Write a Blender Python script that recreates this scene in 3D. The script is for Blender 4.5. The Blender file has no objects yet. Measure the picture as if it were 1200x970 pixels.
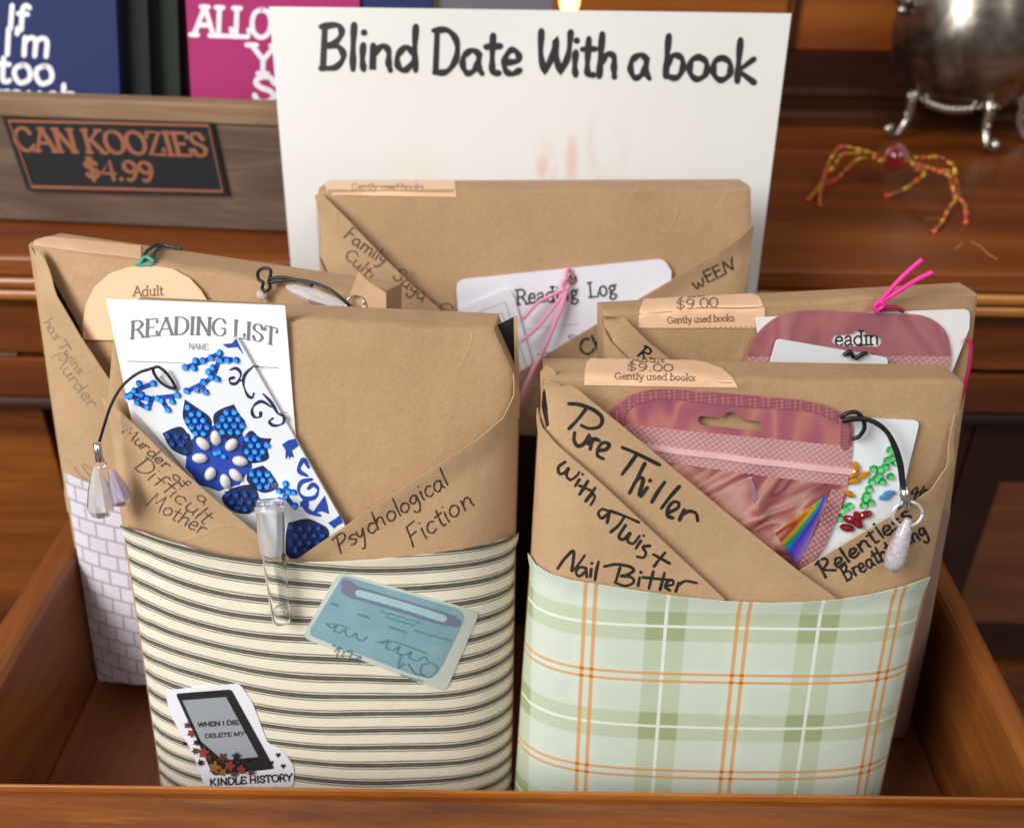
import bpy, bmesh, math, random
from mathutils import Vector as V, Matrix
from mathutils.bvhtree import BVHTree
from mathutils.geometry import delaunay_2d_cdt
random.seed(7)
scene = bpy.context.scene
COL = scene.collection

# ------------------------------------------------------------------ camera
F, CAM = 1150.0, V((0, 0, .378))
_y = V((620 - 600, -230 - 485, F)).normalized()
_x = V((1, .014, 0)); _x = (_x - _y * _x.dot(_y)).normalized()
_z = _x.cross(_y)
def c2w(v): return V((_x.dot(v), _y.dot(v), _z.dot(v)))
RIGHT, UPV, FWD = c2w(V((1, 0, 0))), c2w(V((0, -1, 0))), c2w(V((0, 0, 1)))
cd = bpy.data.cameras.new('camera'); cam = bpy.data.objects.new('camera', cd); COL.objects.link(cam)
R = Matrix((RIGHT, UPV, -FWD)).transposed().to_4x4()
R.translation = CAM
cam.matrix_world = R
cd.sensor_fit = 'HORIZONTAL'; cd.sensor_width = 36; cd.lens = F / 1200 * 36
cd.clip_start = .02; cd.clip_end = 60
cd.dof.use_dof = True; cd.dof.focus_distance = .362; cd.dof.aperture_fstop = 8.5
scene.camera = cam

# ------------------------------------------------------------------ light
w = bpy.data.worlds.new('World'); scene.world = w; w.use_nodes = True
bg = w.node_tree.nodes['Background']; bg.inputs[0].default_value = (1.0, .975, .95, 1); bg.inputs[1].default_value = .21
def lamp(name, loc, target, sx, sy, power, col):
    l = bpy.data.lights.new(name, 'AREA'); l.shape = 'RECTANGLE'; l.size = sx; l.size_y = sy
    l.energy = power; l.color = col
    o = bpy.data.objects.new(name, l); COL.objects.link(o); o.location = loc
    o.rotation_euler = (V(target) - V(loc)).to_track_quat('-Z', 'Y').to_euler()
    return o
lamp('window_light', (-1.0, -.42, 1.0), (0, .35, .12), .75, .9, 29, (1, .985, .965))
lamp('room_light', (.9, -.9, 1.7), (0, .35, .1), 1.0, .8, 12, (1, .96, .9))  # added fill from the front right, stands for no known source
scene.view_settings.view_transform = 'Standard'
scene.view_settings.look = 'None'
scene.view_settings.exposure = 0
scene.view_settings.gamma = 1
scene.render.engine = 'CYCLES'
scene.cycles.use_denoising = True
scene.cycles.max_bounces = 8
scene.cycles.sample_clamp_indirect = 4

# ------------------------------------------------------------------ helpers
def ray(px, py):
    return (RIGHT * (px - 600) - UPV * (py - 485) + FWD * F).normalized()
def hit_plane(p0, n):
    p0, n = V(p0), V(n).normalized()
    def h(px, py):
        d = ray(px, py); t = (p0 - CAM).dot(n) / d.dot(n)
        return CAM + d * t, (n if n.dot(d) < 0 else -n)
    return h
def hit_bvh(verts, faces, fallback=None, clamp=None):
    """first hit of a view ray on a surface; past its outline the nearest point towards clamp"""
    b = BVHTree.FromPolygons([tuple(v) for v in verts], faces)
    def h(px, py):
        d = ray(px, py); co, no, i, _ = b.ray_cast(CAM, d)
        if co is None and clamp:
            cx, cy = clamp
            for k in range(1, 81):
                for ddx, ddy in ((1 if cx > px else -1, 0), (0, 1 if cy > py else -1), (.7 if cx > px else -.7, .7 if cy > py else -.7)):
                    co, no, i, _ = b.ray_cast(CAM, ray(px + ddx * k * .5, py + ddy * k * .5))
                    if co is not None: break
                if co is not None: break
        if co is None:
            if fallback: return fallback(px, py)
            co, no, i, _ = b.find_nearest(CAM + d * .4)
        if no.dot(d) > 0: no = -no
        return co, no
    return h
def lin(c):
    if isinstance(c, str):
        c = [int(c[i:i + 2], 16) / 255 for i in (0, 2, 4)]
        return tuple((x / 12.92 if x <= .04045 else ((x + .055) / 1.055) ** 2.4) for x in c) + (1,)
    return tuple(c[:3]) + (1,)

def thing(name, label, cat, loc=(0, 0, 0), group=None):
    o = bpy.data.objects.new(name, None); COL.objects.link(o)
    o.empty_display_size = .02; o.location = loc
    o['label'] = label; o['category'] = cat
    if group: o['group'] = group
    return o
def tag(o, label, cat, group=None):
    o['label'] = label; o['category'] = cat
    if group: o['group'] = group
    return o
def worldloc(o):
    l = V((0, 0, 0))
    while o is not None: l = l + o.location; o = o.parent
    return l
def mk(name, verts, faces, mats, parent=None, smooth=True, uvs=None, mi=None, solid=0, loc=None, sol_off=-1):
    me = bpy.data.meshes.new(name)
    base = worldloc(parent) if parent else V((0, 0, 0))
    oloc = V(loc) - base if loc is not None else V((0, 0, 0))
    me.from_pydata([tuple(V(v) - base - oloc) for v in verts], [], faces)
    if not isinstance(mats, (list, tuple)): mats = [mats]
    for m in mats: me.materials.append(m)
    if mi: me.polygons.foreach_set('material_index', mi)
    if uvs:
        l = me.uv_layers.new(name='UVMap')
        for lp in me.loops: l.data[lp.index].uv = uvs[lp.vertex_index]
    me.polygons.foreach_set('use_smooth', [smooth] * len(me.polygons))
    me.update()
    o = bpy.data.objects.new(name, me); COL.objects.link(o); o.parent = parent; o.location = oloc
    if solid:
        s = o.modifiers.new('thickness', 'SOLIDIFY'); s.thickness = solid; s.offset = sol_off
        s.use_even_offset = False; e = o.modifiers.new('edges', 'EDGE_SPLIT'); e.split_angle = .7
    return o
class MB:
    """collects geometry for one mesh"""
    def __init__(s): s.v, s.f, s.m = [], [], []
    def add(s, v, f, m=0):
        b = len(s.v); s.v += [V(x) for x in v]; s.f += [tuple(i + b for i in q) for q in f]; s.m += [m] * len(f); return s
    def build(s, name, mats, parent=None, smooth=True, loc=None, bevel=0, seg=2):
        o = mk(name, s.v, s.f, mats, parent, smooth, mi=s.m, loc=loc)
        if bevel:
            b = o.modifiers.new('bevel', 'BEVEL'); b.width = bevel; b.segments = seg; b.limit_method = 'ANGLE'; b.angle_limit = .6
        return o
def box(x0, x1, y0, y1, z0, z1):
    v = [(x, y, z) for x in (x0, x1) for y in (y0, y1) for z in (z0, z1)]
    f = [(0, 1, 3, 2), (4, 6, 7, 5), (0, 4, 5, 1), (2, 3, 7, 6), (0, 2, 6, 4), (1, 5, 7, 3)]
    return v, f
def frame_of(d):
    d = d.normalized(); a = V((0, 0, 1)) if abs(d.z) < .9 else V((1, 0, 0))
    x = d.cross(a).normalized(); return x, d.cross(x)
def tube(pts, r, n=8, cap=True):
    pts = [V(p) for p in pts]; N = len(pts); rs = r if isinstance(r, (list, tuple)) else [r] * N
    v, f = [], []; px = None
    for i, p in enumerate(pts):
        d = (pts[min(i + 1, N - 1)] - pts[max(i - 1, 0)])
        if d.length < 1e-9: d = V((0, 0, 1))
        d.normalize()
        if px is None: px, py = frame_of(d)
        px = (px - d * px.dot(d)).normalized(); py = d.cross(px)
        for k in range(n):
            a = 2 * math.pi * k / n; v.append(p + (px * math.cos(a) + py * math.sin(a)) * rs[i])
    for i in range(N - 1):
        for k in range(n):
            f.append((i * n + k, i * n + (k + 1) % n, (i + 1) * n + (k + 1) % n, (i + 1) * n + k))
    if cap: f += [tuple(range(n))[::-1], tuple((N - 1) * n + k for k in range(n))]
    return v, f
def lathe(p0, p1, prof, n=20):
    """prof: (t along p0->p1, radius)"""
    p0, p1 = V(p0), V(p1)
    return tube([p0 + (p1 - p0) * t for t, r in prof], [max(r, 1e-5) for t, r in prof], n) if False else _lathe(p0, p1, prof, n)
def _lathe(p0, p1, prof, n):
    ax, ay = frame_of(p1 - p0); v, f = [], []
    for t, r in prof:
        for k in range(n):
            a = 2 * math.pi * k / n; v.append(p0 + (p1 - p0) * t + (ax * math.cos(a) + ay * math.sin(a)) * max(r, 1e-5))
    N = len(prof)
    for i in range(N - 1):
        for k in range(n):
            f.append((i * n + k, (i + 1) * n + k, (i + 1) * n + (k + 1) % n, i * n + (k + 1) % n))
    f += [tuple(range(n)), tuple((N - 1) * n + k for k in range(n))[::-1]]
    return v, f
def ball(c, r, nu=10, nv=7, axes=None):
    c = V(c); X, Y, Z = axes or (V((1, 0, 0)), V((0, 1, 0)), V((0, 0, 1)))
    rx, ry, rz = r if isinstance(r, (tuple, list)) else (r, r, r); v, f = [], []
    for j in range(nv + 1):
        t = math.pi * j / nv
        for i in range(nu):
            a = 2 * math.pi * i / nu
            v.append(c + X * (rx * math.sin(t) * math.cos(a)) + Y * (ry * math.sin(t) * math.sin(a)) + Z * (rz * math.cos(t)))
    for j in range(nv):
        for i in range(nu):
            f.append((j * nu + i, j * nu + (i + 1) % nu, (j + 1) * nu + (i + 1) % nu, (j + 1) * nu + i))
    return v, f
def crom(pts, seg=6):
    """Catmull-Rom through points; a repeated point is a corner"""
    parts, cur = [], [pts[0]]
    for p in pts[1:]:
        if tuple(p) == tuple(cur[-1]): parts.append(cur); cur = [p]
        else: cur.append(p)
    parts.append(cur); out = []
    for c in parts:
        if len(c) == 1: out += [c[0]] if not out else []; continue
        if len(c) == 2: s = [tuple(c[0]), tuple(c[1])]
        else:
            q = [[2 * a - b for a, b in zip(c[0], c[1])]] + [list(x) for x in c] + [[2 * a - b for a, b in zip(c[-1], c[-2])]]
            s = []
            for i in range(1, len(q) - 2):
                for k in range(seg):
                    t = k / seg
                    s.append(tuple(.5 * (2 * q[i][j] + (q[i + 1][j] - q[i - 1][j]) * t + (2 * q[i - 1][j] - 5 * q[i][j] + 4 * q[i + 1][j] - q[i + 2][j]) * t * t
                             + (3 * q[i][j] - q[i - 1][j] - 3 * q[i + 1][j] + q[i + 2][j]) * t ** 3) for j in range(len(c[0]))))
            s.append(tuple(c[-1]))
        out += s if not out else s[1:]
    return out
def rounded(poly, r, seg=5):
    out = []; n = len(poly)
    rr = r if isinstance(r, (list, tuple)) else [r] * n
    for i in range(n):
        p = V(poly[i]); a = V(poly[i - 1]) - p; b = V(poly[(i + 1) % n]) - p
        k = min(rr[i], a.length * .48, b.length * .48)
        if k < .3: out.append((p.x, p.y)); continue
        A, B = p + a.normalized() * k, p + b.normalized() * k
        for s in range(seg + 1):
            t = s / seg; q = A * (1 - t) ** 2 + p * 2 * t * (1 - t) + B * t * t; out.append((q.x, q.y))
    return out
def inside(x, y, poly):
    c = False; n = len(poly); j = n - 1
    for i in range(n):
        xi, yi = poly[i]; xj, yj = poly[j]
        if (yi > y) != (yj > y) and x < (xj - xi) * (y - yi) / (yj - yi) + xi: c = not c
        j = i
    return c
def seg_d(x, y, line):
    best = 1e9
    for (ax, ay), (bx, by) in zip(line, line[1:]):
        dx, dy = bx - ax, by - ay; L = dx * dx + dy * dy or 1e-9
        t = max(0, min(1, ((x - ax) * dx + (y - ay) * dy) / L))
        best = min(best, math.hypot(x - ax - t * dx, y - ay - t * dy))
    return best
def dense(poly, step):
    out = []
    for i in range(len(poly)):
        a, b = poly[i], poly[(i + 1) % len(poly)]; L = math.hypot(b[0] - a[0], b[1] - a[1]); k = max(1, int(L / step))
        out += [(a[0] + (b[0] - a[0]) * j / k, a[1] + (b[1] - a[1]) * j / k) for j in range(k)]
    return out
def drape(poly, hit, off=0.0, step=9, lift=None, holes=(), uv=None):
    """lay a sheet with this outline on a surface; returns verts, faces, uvs"""
    P = dense(poly, step); pts = [V(p) for p in P]; n = len(P)
    edges = [(i, (i + 1) % n) for i in range(n)]
    for h in holes:
        h = dense(h, step); b = len(pts); pts += [V(p) for p in h]; edges += [(b + i, b + (i + 1) % len(h)) for i in range(len(h))]
    xs = [p[0] for p in P]; ys = [p[1] for p in P]
    y = min(ys) + step / 2
    lines = P + [P[0]]
    while y < max(ys):
        x = min(xs) + step / 2
        while x < max(xs):
            if inside(x, y, P) and seg_d(x, y, lines) > step * .35: pts.append(V((x, y)))
            x += step
        y += step
    r = delaunay_2d_cdt(pts, edges, [], 1, 1e-4)
    vs, fs = r[0], [tuple(f) for f in r[2]]
    def keep(f):
        cx = sum(vs[i].x for i in f) / len(f); cy = sum(vs[i].y for i in f) / len(f)
        return inside(cx, cy, P) and not any(inside(cx, cy, h) for h in holes)
    fs = [f for f in fs if keep(f)]
    verts, uvs = [], []
    for q in vs:
        co, no = hit(q.x, q.y); o = off + (lift(q.x, q.y) if lift else 0)
        verts.append(co + no * o)
        uvs.append(uv(verts[-1]) if uv else (q.x / 100, q.y / 100))
    out = []
    for f in fs:
        a, b, c = verts[f[0]], verts[f[1]], verts[f[2]]
        out.append(f if (b - a).cross(c - a).dot(CAM - a) > 0 else f[::-1])
    return verts, out, uvs
def sheet(name, poly, hit, mat, parent=None, off=.0003, step=9, lift=None, holes=(), uv=None, solid=.0002, loc=None):
    v, f, u = drape(poly, hit, off, step, lift, holes, uv)
    o = mk(name, v, f, mat, parent, True, u, solid=solid, loc=loc)
    return o, hit_bvh(v, f, hit)
def ribbons(strokes, hit, off=.00012):
    """strokes: list of [(x, y, width)] in picture units laid on a surface as ink"""
    mb = MB()
    for si, s in enumerate(strokes):
        o = off + (si % 7) * .000012
        if len(s) == 1 or max(abs(p[0] - s[0][0]) + abs(p[1] - s[0][1]) for p in s) < .15:
            x, y, wd = s[0]; ring = [(x + wd * .55 * math.cos(a * math.pi / 5), y + wd * .55 * math.sin(a * math.pi / 5)) for a in range(10)]
            vv = []
            for q in ring: co, no = hit(*q); vv.append(co + no * o)
            mb.add(vv, [tuple(range(10))[::-1]]); continue
        L, Rr = [], []
        for i, (x, y, wd) in enumerate(s):
            a = s[max(i - 1, 0)]; b = s[min(i + 1, len(s) - 1)]
            dx, dy = b[0] - a[0], b[1] - a[1]; l = math.hypot(dx, dy) or 1e-6; nx, ny = -dy / l * wd / 2, dx / l * wd / 2
            if i == 0:
                L.append((x - dx / l * wd * .42 + nx * .45, y - dy / l * wd * .42 + ny * .45)); Rr.append((x - dx / l * wd * .42 - nx * .45, y - dy / l * wd * .42 - ny * .45))
            L.append((x + nx, y + ny)); Rr.append((x - nx, y - ny))
            if i == len(s) - 1:
                L.append((x + dx / l * wd * .42 + nx * .45, y + dy / l * wd * .42 + ny * .45)); Rr.append((x + dx / l * wd * .42 - nx * .45, y + dy / l * wd * .42 - ny * .45))
        vv = []
        for q in L + Rr: co, no = hit(*q); vv.append(co + no * o)
        n = len(L); mb.add(vv, [(i, i + 1, n + i + 1, n + i) for i in range(n - 1)])
    # faces towards the viewer side of the surface
    out = []
    for f in mb.f:
        a, b, c = mb.v[f[0]], mb.v[f[1]], mb.v[f[2]]
        out.append(f if (b - a).cross(c - a).dot(CAM - a) > 0 else f[::-1])
    mb.f = out
    return mb
# ------------------------------------------------------------------ lettering: pen strokes per letter
HAND = dict(a=(5.2, "4 4.3 2.5 5 .8 3.8 .5 1.8 1.5 .2 3 .8 4 3 4 4.6 4 4.6 4 1.5 4.8 .1"), b=(5, "1 9 .8 4.5 .7 .3|.8 2.5 2 4.8 3.8 4.4 4.2 2.2 3 .2 .7 .5"),
 c=(4.3, "3.8 4.2 2.5 5 .8 3.6 .7 1.4 2 .1 3.8 .8"), d=(5.2, "3.8 3.6 2.2 4.8 .6 3 .8 .8 2.2 .2 3.9 2|4.1 9 4 4 4.3 .1"), e=(4.6, ".8 2.4 3.6 2.9 3.4 4.5 2 5 .7 3.2 .8 1 2.2 .1 4 .9"),
 f=(3.8, "4 8.3 2.8 9 2 7.5 1.9 3 1.8 0|.4 4.8 3.6 5"), g=(5, "4 4.3 2.2 5 .6 3.2 1.4 1.4 3 1.8 4 4.2 4 4.2 4 0 3 -3.2 1.2 -3.2 .6 -2"), h=(5, "1 9 .8 4 .7 0|.8 2.6 2.4 4.8 3.9 4.2 4 2 4.2 0"),
 i=(2.2, "1 5 .9 2 1.2 0|1.1 7.4"), k=(5, "1 9 .8 4 .7 0|4 5 .9 2.4 .9 2.4 4.2 0"), l=(2, "1 9 .9 4 1 0"), m=(7.4, ".8 5 .8 0 .8 0 .9 3 2.3 4.8 3.5 4 3.6 0 3.6 0 3.8 3 5 4.8 6.4 4 6.5 1 6.9 0"),
 n=(5.2, ".8 5 .8 0 .8 0 1 3 2.6 4.9 3.9 4 4 1.5 4.4 0"), o=(5, "2.6 5 .9 4 .7 1.5 2.2 .1 4 1.3 4 3.8 2.4 5"), p=(5, ".8 4.8 .7 -4|.8 3.4 2.4 5 4 3.8 3.6 1.2 2 .2 .8 1"), r=(3.9, ".8 5 .8 0 .8 0 1 3 2.2 4.7 3.6 4.5"),
 s=(4.2, "3.6 4.4 2.2 5 .9 4 2.2 2.7 3.5 1.5 2.4 .1 .6 .5"), t=(3.8, "1.8 8 1.7 3 1.9 .5 3.2 .3|.3 5.6 3.4 5.8"), u=(5, ".7 5 .7 1.6 1.8 .1 3.4 1 4 3 4 5 4 5 4 1.5 4.6 0"), w=(6.6, ".5 5 1.2 .8 2 .1 3.2 3.4 3.2 3.4 3.8 .3 5 .4 6 5"),
 y=(5, ".7 5 1 2.6 2.2 2 3.9 4.8|4 5 3 0 1.6 -3.6 .4 -3.4"), v=(4.6, ".5 5 2 .2 2 .2 4 5"),
 B=(5.8, "1 9 .8 0|.2 8.6 3.5 9 4.4 7.3 3 5.3 1 4.8 1 4.8 3.8 4.6 4.9 2.6 3.4 .4 .4 .1"), C=(5.6, "5 7.8 3.4 9 1.2 7 .6 3.5 1.8 .5 3.8 .1 5.2 1.4"), D=(6.2, "1.1 8.8 .9 .2|.3 8.7 3.4 8.8 5.4 6.5 5.3 3 3.4 .4 .6 .1"),
 F=(5.2, "1.4 8.8 1.2 4 .6 0|1.3 8.7 5 9|1 4.6 4 4.9"), M=(7.8, ".6 0 1.6 8.6 1.6 8.6 3.6 3 3.6 3 5.8 8.8 5.8 8.8 6.4 3 7.2 0"), N=(7, "0.6 .2 1.2 5 2 8.8 2 8.8 3.6 3 4.6 .3 4.6 .3 5.6 5.4 7 8.6"),
 P=(6, ".2 8.3 3.2 9 5.6 8.2 5.4 5.6 3 4.2 1.6 4.4|2.4 8 1.8 4 1.2 -.4"), R=(6, ".3 8.2 2.8 9 4.9 7.8 4.4 5.6 1.4 4.4 1.4 4.4 3.2 2.4 5.6 .2|1.6 8.6 1.2 4 .8 0"), S=(5.6, "4.8 7.6 3.4 9 1.4 8.2 1.2 6.2 3 4.8 4.4 3.2 3.6 .8 1.8 .1 .4 1.2"),
 T=(6, "-.6 8.6 3.4 8.9 7.2 8.4|3.2 8.7 2.8 4 2.2 -.2"), W=(8, ".8 9 .9 4 2 .3 2 .3 3.6 4 4.2 7.6 4.2 7.6 4.6 3.5 5.6 .4 5.6 .4 7.2 4 7.6 9"), O=(6, "3 9 .8 7 .7 2 3 0 5 2 5.2 7 3 9"))
HAND['-'] = (4.4, ".8 3 3.2 3.2"); HAND[' '] = (3.2, ""); HAND['&'] = (5.5, "5 3.6 2 .3 .7 1.6 2.6 4.6 3.4 6.6 2.2 7.6 1.2 6 4.8 .1"); HAND["'"] = (1.6, "1 9 .8 7")
ROM = dict(A=(7, "0.4 0 3.5 7|3.5 7 6.6 0|1.6 2.5 5.4 2.5"), C=(6.6, "6 5.4 4.6 6.9 2.6 6.8 .8 5 .7 2.2 2.4 .2 4.6 .1 6.2 1.6"), D=(7, "1.2 0 1.2 7|1.2 7 1.2 7 3.6 7 6 5.4 6.2 2.2 4 .1 1.2 0"),
 E=(6, "1.2 0 1.2 7|1.2 7 1.2 7 5.4 7 5.4 7 5.4 5.6|1.2 3.6 4.2 3.6|1.2 0 1.2 0 5.6 0 5.6 0 5.6 1.6"), G=(7, "6 5.4 4.6 6.9 2.6 6.8 .8 5 .7 2.2 2.4 .2 4.6 .1 6 1.2 6 1.2 6 3.1 6 3.1 4 3.1"), I=(3, "1.5 0 1.5 7"),
 K=(7, "1.2 0 1.2 7|5.8 7 1.2 2.6|2.6 4 6.2 0"), L=(5.6, "1.2 0 1.2 7|1.2 0 1.2 0 5.2 0 5.2 0 5.2 1.8"), M=(8.4, "1.2 0 1.2 7|1.2 7 4.2 .6|4.2 .6 7.2 7|7.2 7 7.2 0"), N=(7.4, "1.2 0 1.2 7|1.2 7 6.2 0|6.2 0 6.2 7"),
 O=(7.2, "3.6 7 1.4 6 .6 3.5 1.4 1 3.6 0 5.8 1 6.6 3.5 5.8 6 3.6 7"), R=(6.6, "1.2 0 1.2 7|1.2 7 1.2 7 3.8 7 5.4 5.4 3.8 3.6 1.2 3.5|3.4 3.5 6.2 0"), S=(5.4, "4.8 5.2 3.6 6.9 1.6 6.7 .8 5.2 2 3.9 3.8 3.2 4.8 1.8 3.6 .2 1.6 .2 .7 1.8"),
 T=(6.4, "3.2 0 3.2 7|.5 5.4 .5 5.4 .5 7 .5 7 5.9 7 5.9 7 5.9 5.4"), Y=(6.6, ".4 7 3.3 3.4|6.2 7 3.3 3.4|3.3 3.4 3.3 0"), Z=(6, ".8 5.6 .8 5.6 .8 7 .8 7 5.2 7 5.2 7 .7 0 .7 0 5.4 0 5.4 0 5.4 1.6"), W=(9, ".4 7 2.6 0|2.6 0 4.5 7|4.5 7 6.6 0|6.6 0 8.6 7"),
 H=(7, "1.2 0 1.2 7|5.8 0 5.8 7|1.2 3.6 5.8 3.6"), P=(6.2, "1.2 0 1.2 7|1.2 7 1.2 7 3.8 7 5.4 5.2 3.8 3.3 1.2 3.2"), U=(7, "1.2 7 1.2 2 2.4 .2 4.6 .2 5.8 2 5.8 7"), Q=(7, ""),
 a=(5, ".9 3.8 2.4 4.8 3.8 4 3.8 1 4.6 .1|3.8 2.8 1.6 2.4 .7 1.2 1.6 .1 3.8 1"), b=(5.4, "1 7.2 1 0|1 3.4 2.6 4.8 4.6 3.6 4.6 1.2 2.8 0 1 .8"), c=(4.6, "4 3.8 2.6 4.8 .9 3.6 .8 1.2 2.4 0 4.1 1"), d=(5.6, "4.4 7.2 4.4 0|4.4 3.6 2.8 4.8 .8 3.4 .8 1.2 2.6 0 4.4 1"),
 e=(4.8, ".9 2.6 .9 2.6 4.2 2.6 4.2 2.6 3.8 4.2 2.4 4.8 .9 3.4 .8 1.4 2.2 .1 4.2 1"), f=(3.4, "3.4 6.6 2.4 7.2 1.5 6 1.5 0|.3 4.7 3 4.7"), g=(5.2, "2.4 4.8 .9 3.4 2.4 1.9 3.9 3.4 2.4 4.8|2 1.9 1.2 1 3.8 .2 4.2 -1 2.4 -2 .8 -1.2 1.6 .1|3.4 4.4 4.8 4.8"), h=(5.6, "1.1 7.2 1.1 0|1.1 3.6 2.8 4.8 4.3 4 4.3 0"),
 i=(2.6, "1.3 4.8 1.3 0|1.3 6.6"), k=(5.4, "1.1 7.2 1.1 0|4.4 4.8 1.1 2|2.2 3 4.8 0"), l=(2.6, "1.3 7.2 1.3 0"), m=(8.2, "1.1 4.8 1.1 0|1.1 3.6 2.6 4.8 3.9 4 3.9 0|3.9 3.6 5.4 4.8 6.9 4 6.9 0"), n=(5.6, "1.1 4.8 1.1 0|1.1 3.6 2.8 4.8 4.3 4 4.3 0"),
 o=(5, "2.5 4.8 .9 3.8 .7 2 1.6 .3 2.5 0 4 .9 4.3 2.6 3.6 4.3 2.5 4.8"), s=(4.4, "3.6 3.8 2.2 4.8 .9 3.8 2.2 2.5 3.6 1.2 2.2 .1 .7 1.1"), t=(3.4, "1.4 6.4 1.4 1 2.2 .1 3 .5|.3 4.7 2.8 4.7"), u=(5.6, "1.1 4.8 1.1 1.2 2.4 0 4.3 1.2|4.3 4.8 4.3 0"), r=(4.2, "1.1 4.8 1.1 0|1.1 3.2 2.2 4.6 3.6 4.4"),
 y=(5, ".6 4.8 2.6 .2|4.6 4.8 2.2 -1.6 .8 -2"))
ROM.update({'9': (5, "4.3 4.6 2.6 3 .8 4.4 1.2 6.4 2.8 7 4.3 5.6 4 2.6 2.4 .2 1 .4"), '0': (5, "2.5 7 .8 5.4 .7 1.8 2.5 0 4.3 1.6 4.3 5.4 2.5 7"), '4': (5.2, "3.8 0 3.8 7 3.8 7 .4 2.2 .4 2.2 4.8 2.2"),
 '$': (5.2, "4.4 5.2 3.2 6.4 1.6 6.2 .9 5 2 3.9 3.6 3.2 4.4 2 3.4 .6 1.7 .6 .7 1.8|2.5 7.6 2.5 -.6"), '.': (2.2, "1.1 .3"), ' ': (2.6, ""), "'": (1.8, ".9 7.2 .8 5.6"), '/': (4, "0 0 3 7")})
def glyph(ch, font):
    adv, st = font.get(ch, (4, ""))
    out = []
    for s in st.split('|'):
        q = [float(x) for x in s.split()]
        if q: out.append([(q[i], q[i + 1]) for i in range(0, len(q), 2)])
    return adv, out
def write(text, p0, p1, cap, wpx, hit, font=HAND, serif=0, contrast=0, arch=0, skew=0, jit=0, off=.00012, up=None, cond=None):
    """lettering whose baseline runs p0 -> p1; cap = height of capitals"""
    capu = 9.0 if font is HAND else 7.0
    tot = sum(glyph(c, font)[0] for c in text)
    dx, dy = p1[0] - p0[0], p1[1] - p0[1]; L = math.hypot(dx, dy); ex, ey = dx / L, dy / L
    ux, uy = up if up else (ey, -ex)
    sx, sy = L / tot, cap / capu; rnd = random.Random(text + str(p0)); X = 0; strokes = []
    for ch in text:
        adv, st = glyph(ch, font); jx, jy, js = rnd.uniform(-jit, jit), rnd.uniform(-jit, jit), 1 + rnd.uniform(-jit, jit) * .25
        def place(x, y):
            gx = (X + jx + x + skew * y) * sx; gy = (y * js + jy) * sy
            if arch: t = (X + x) / tot; gy += arch * (1 - (2 * t - 1) ** 2)
            return p0[0] + ex * gx + ux * gy, p0[1] + ey * gx + uy * gy
        for s in st:
            pts = crom(s, 6) if len(s) > 2 else s
            if len(pts) == 2 and (serif or arch): a, b = pts; pts = [(a[0] + (b[0] - a[0]) * k / 4, a[1] + (b[1] - a[1]) * k / 4) for k in range(5)]
            q = []
            for i, (x, y) in enumerate(pts):
                a = pts[max(i - 1, 0)]; b = pts[min(i + 1, len(pts) - 1)]
                k = 1.0
                if contrast and len(pts) > 1:
                    ddx, ddy = b[0] - a[0], b[1] - a[1]; l = math.hypot(ddx, ddy) or 1
                    v = abs(ddy) / l
                    if ddx * ddy > 0 and abs(ddx) > .25 * abs(ddy) and len(pts) <= 5: v *= .35
                    k = (1 - contrast) + contrast * v ** 1.6
                elif font is HAND: k = 1 + .16 * math.sin(i * .8 + jx * 9)
                q.append(place(x, y) + (wpx * k,))
            strokes.append(q)
            if serif and len(pts) > 1:
                for e, nb in ((pts[0], pts[1]), (pts[-1], pts[-2])):
                    vx, vy = e[0] - nb[0], e[1] - nb[1]
                    if abs(vy) > abs(vx) * .8 and (e[1] < .05 or e[1] > 4.7) and e[1] > -.05 and len(s) == 2:
                        wid = serif
                        strokes.append([place(e[0] - wid, e[1]) + (wpx * (1 - contrast),), place(e[0] + wid, e[1]) + (wpx * (1 - contrast),)])
        X += adv
    return ribbons(strokes, hit, off)
def ink(name, spec, mat, parent, hit):
    """several runs of lettering on one surface joined as one piece of writing"""
    mb = MB()
    for k, s in enumerate(spec):
        s = dict(s); m = write(hit=hit, **s); mb.add(m.v, m.f)
    return mb.build(name, mat, parent, smooth=False)
def strokes_px(lines, wpx):
    return [[(x, y, wpx) for x, y in crom(l, 6)] for l in lines]
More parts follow.
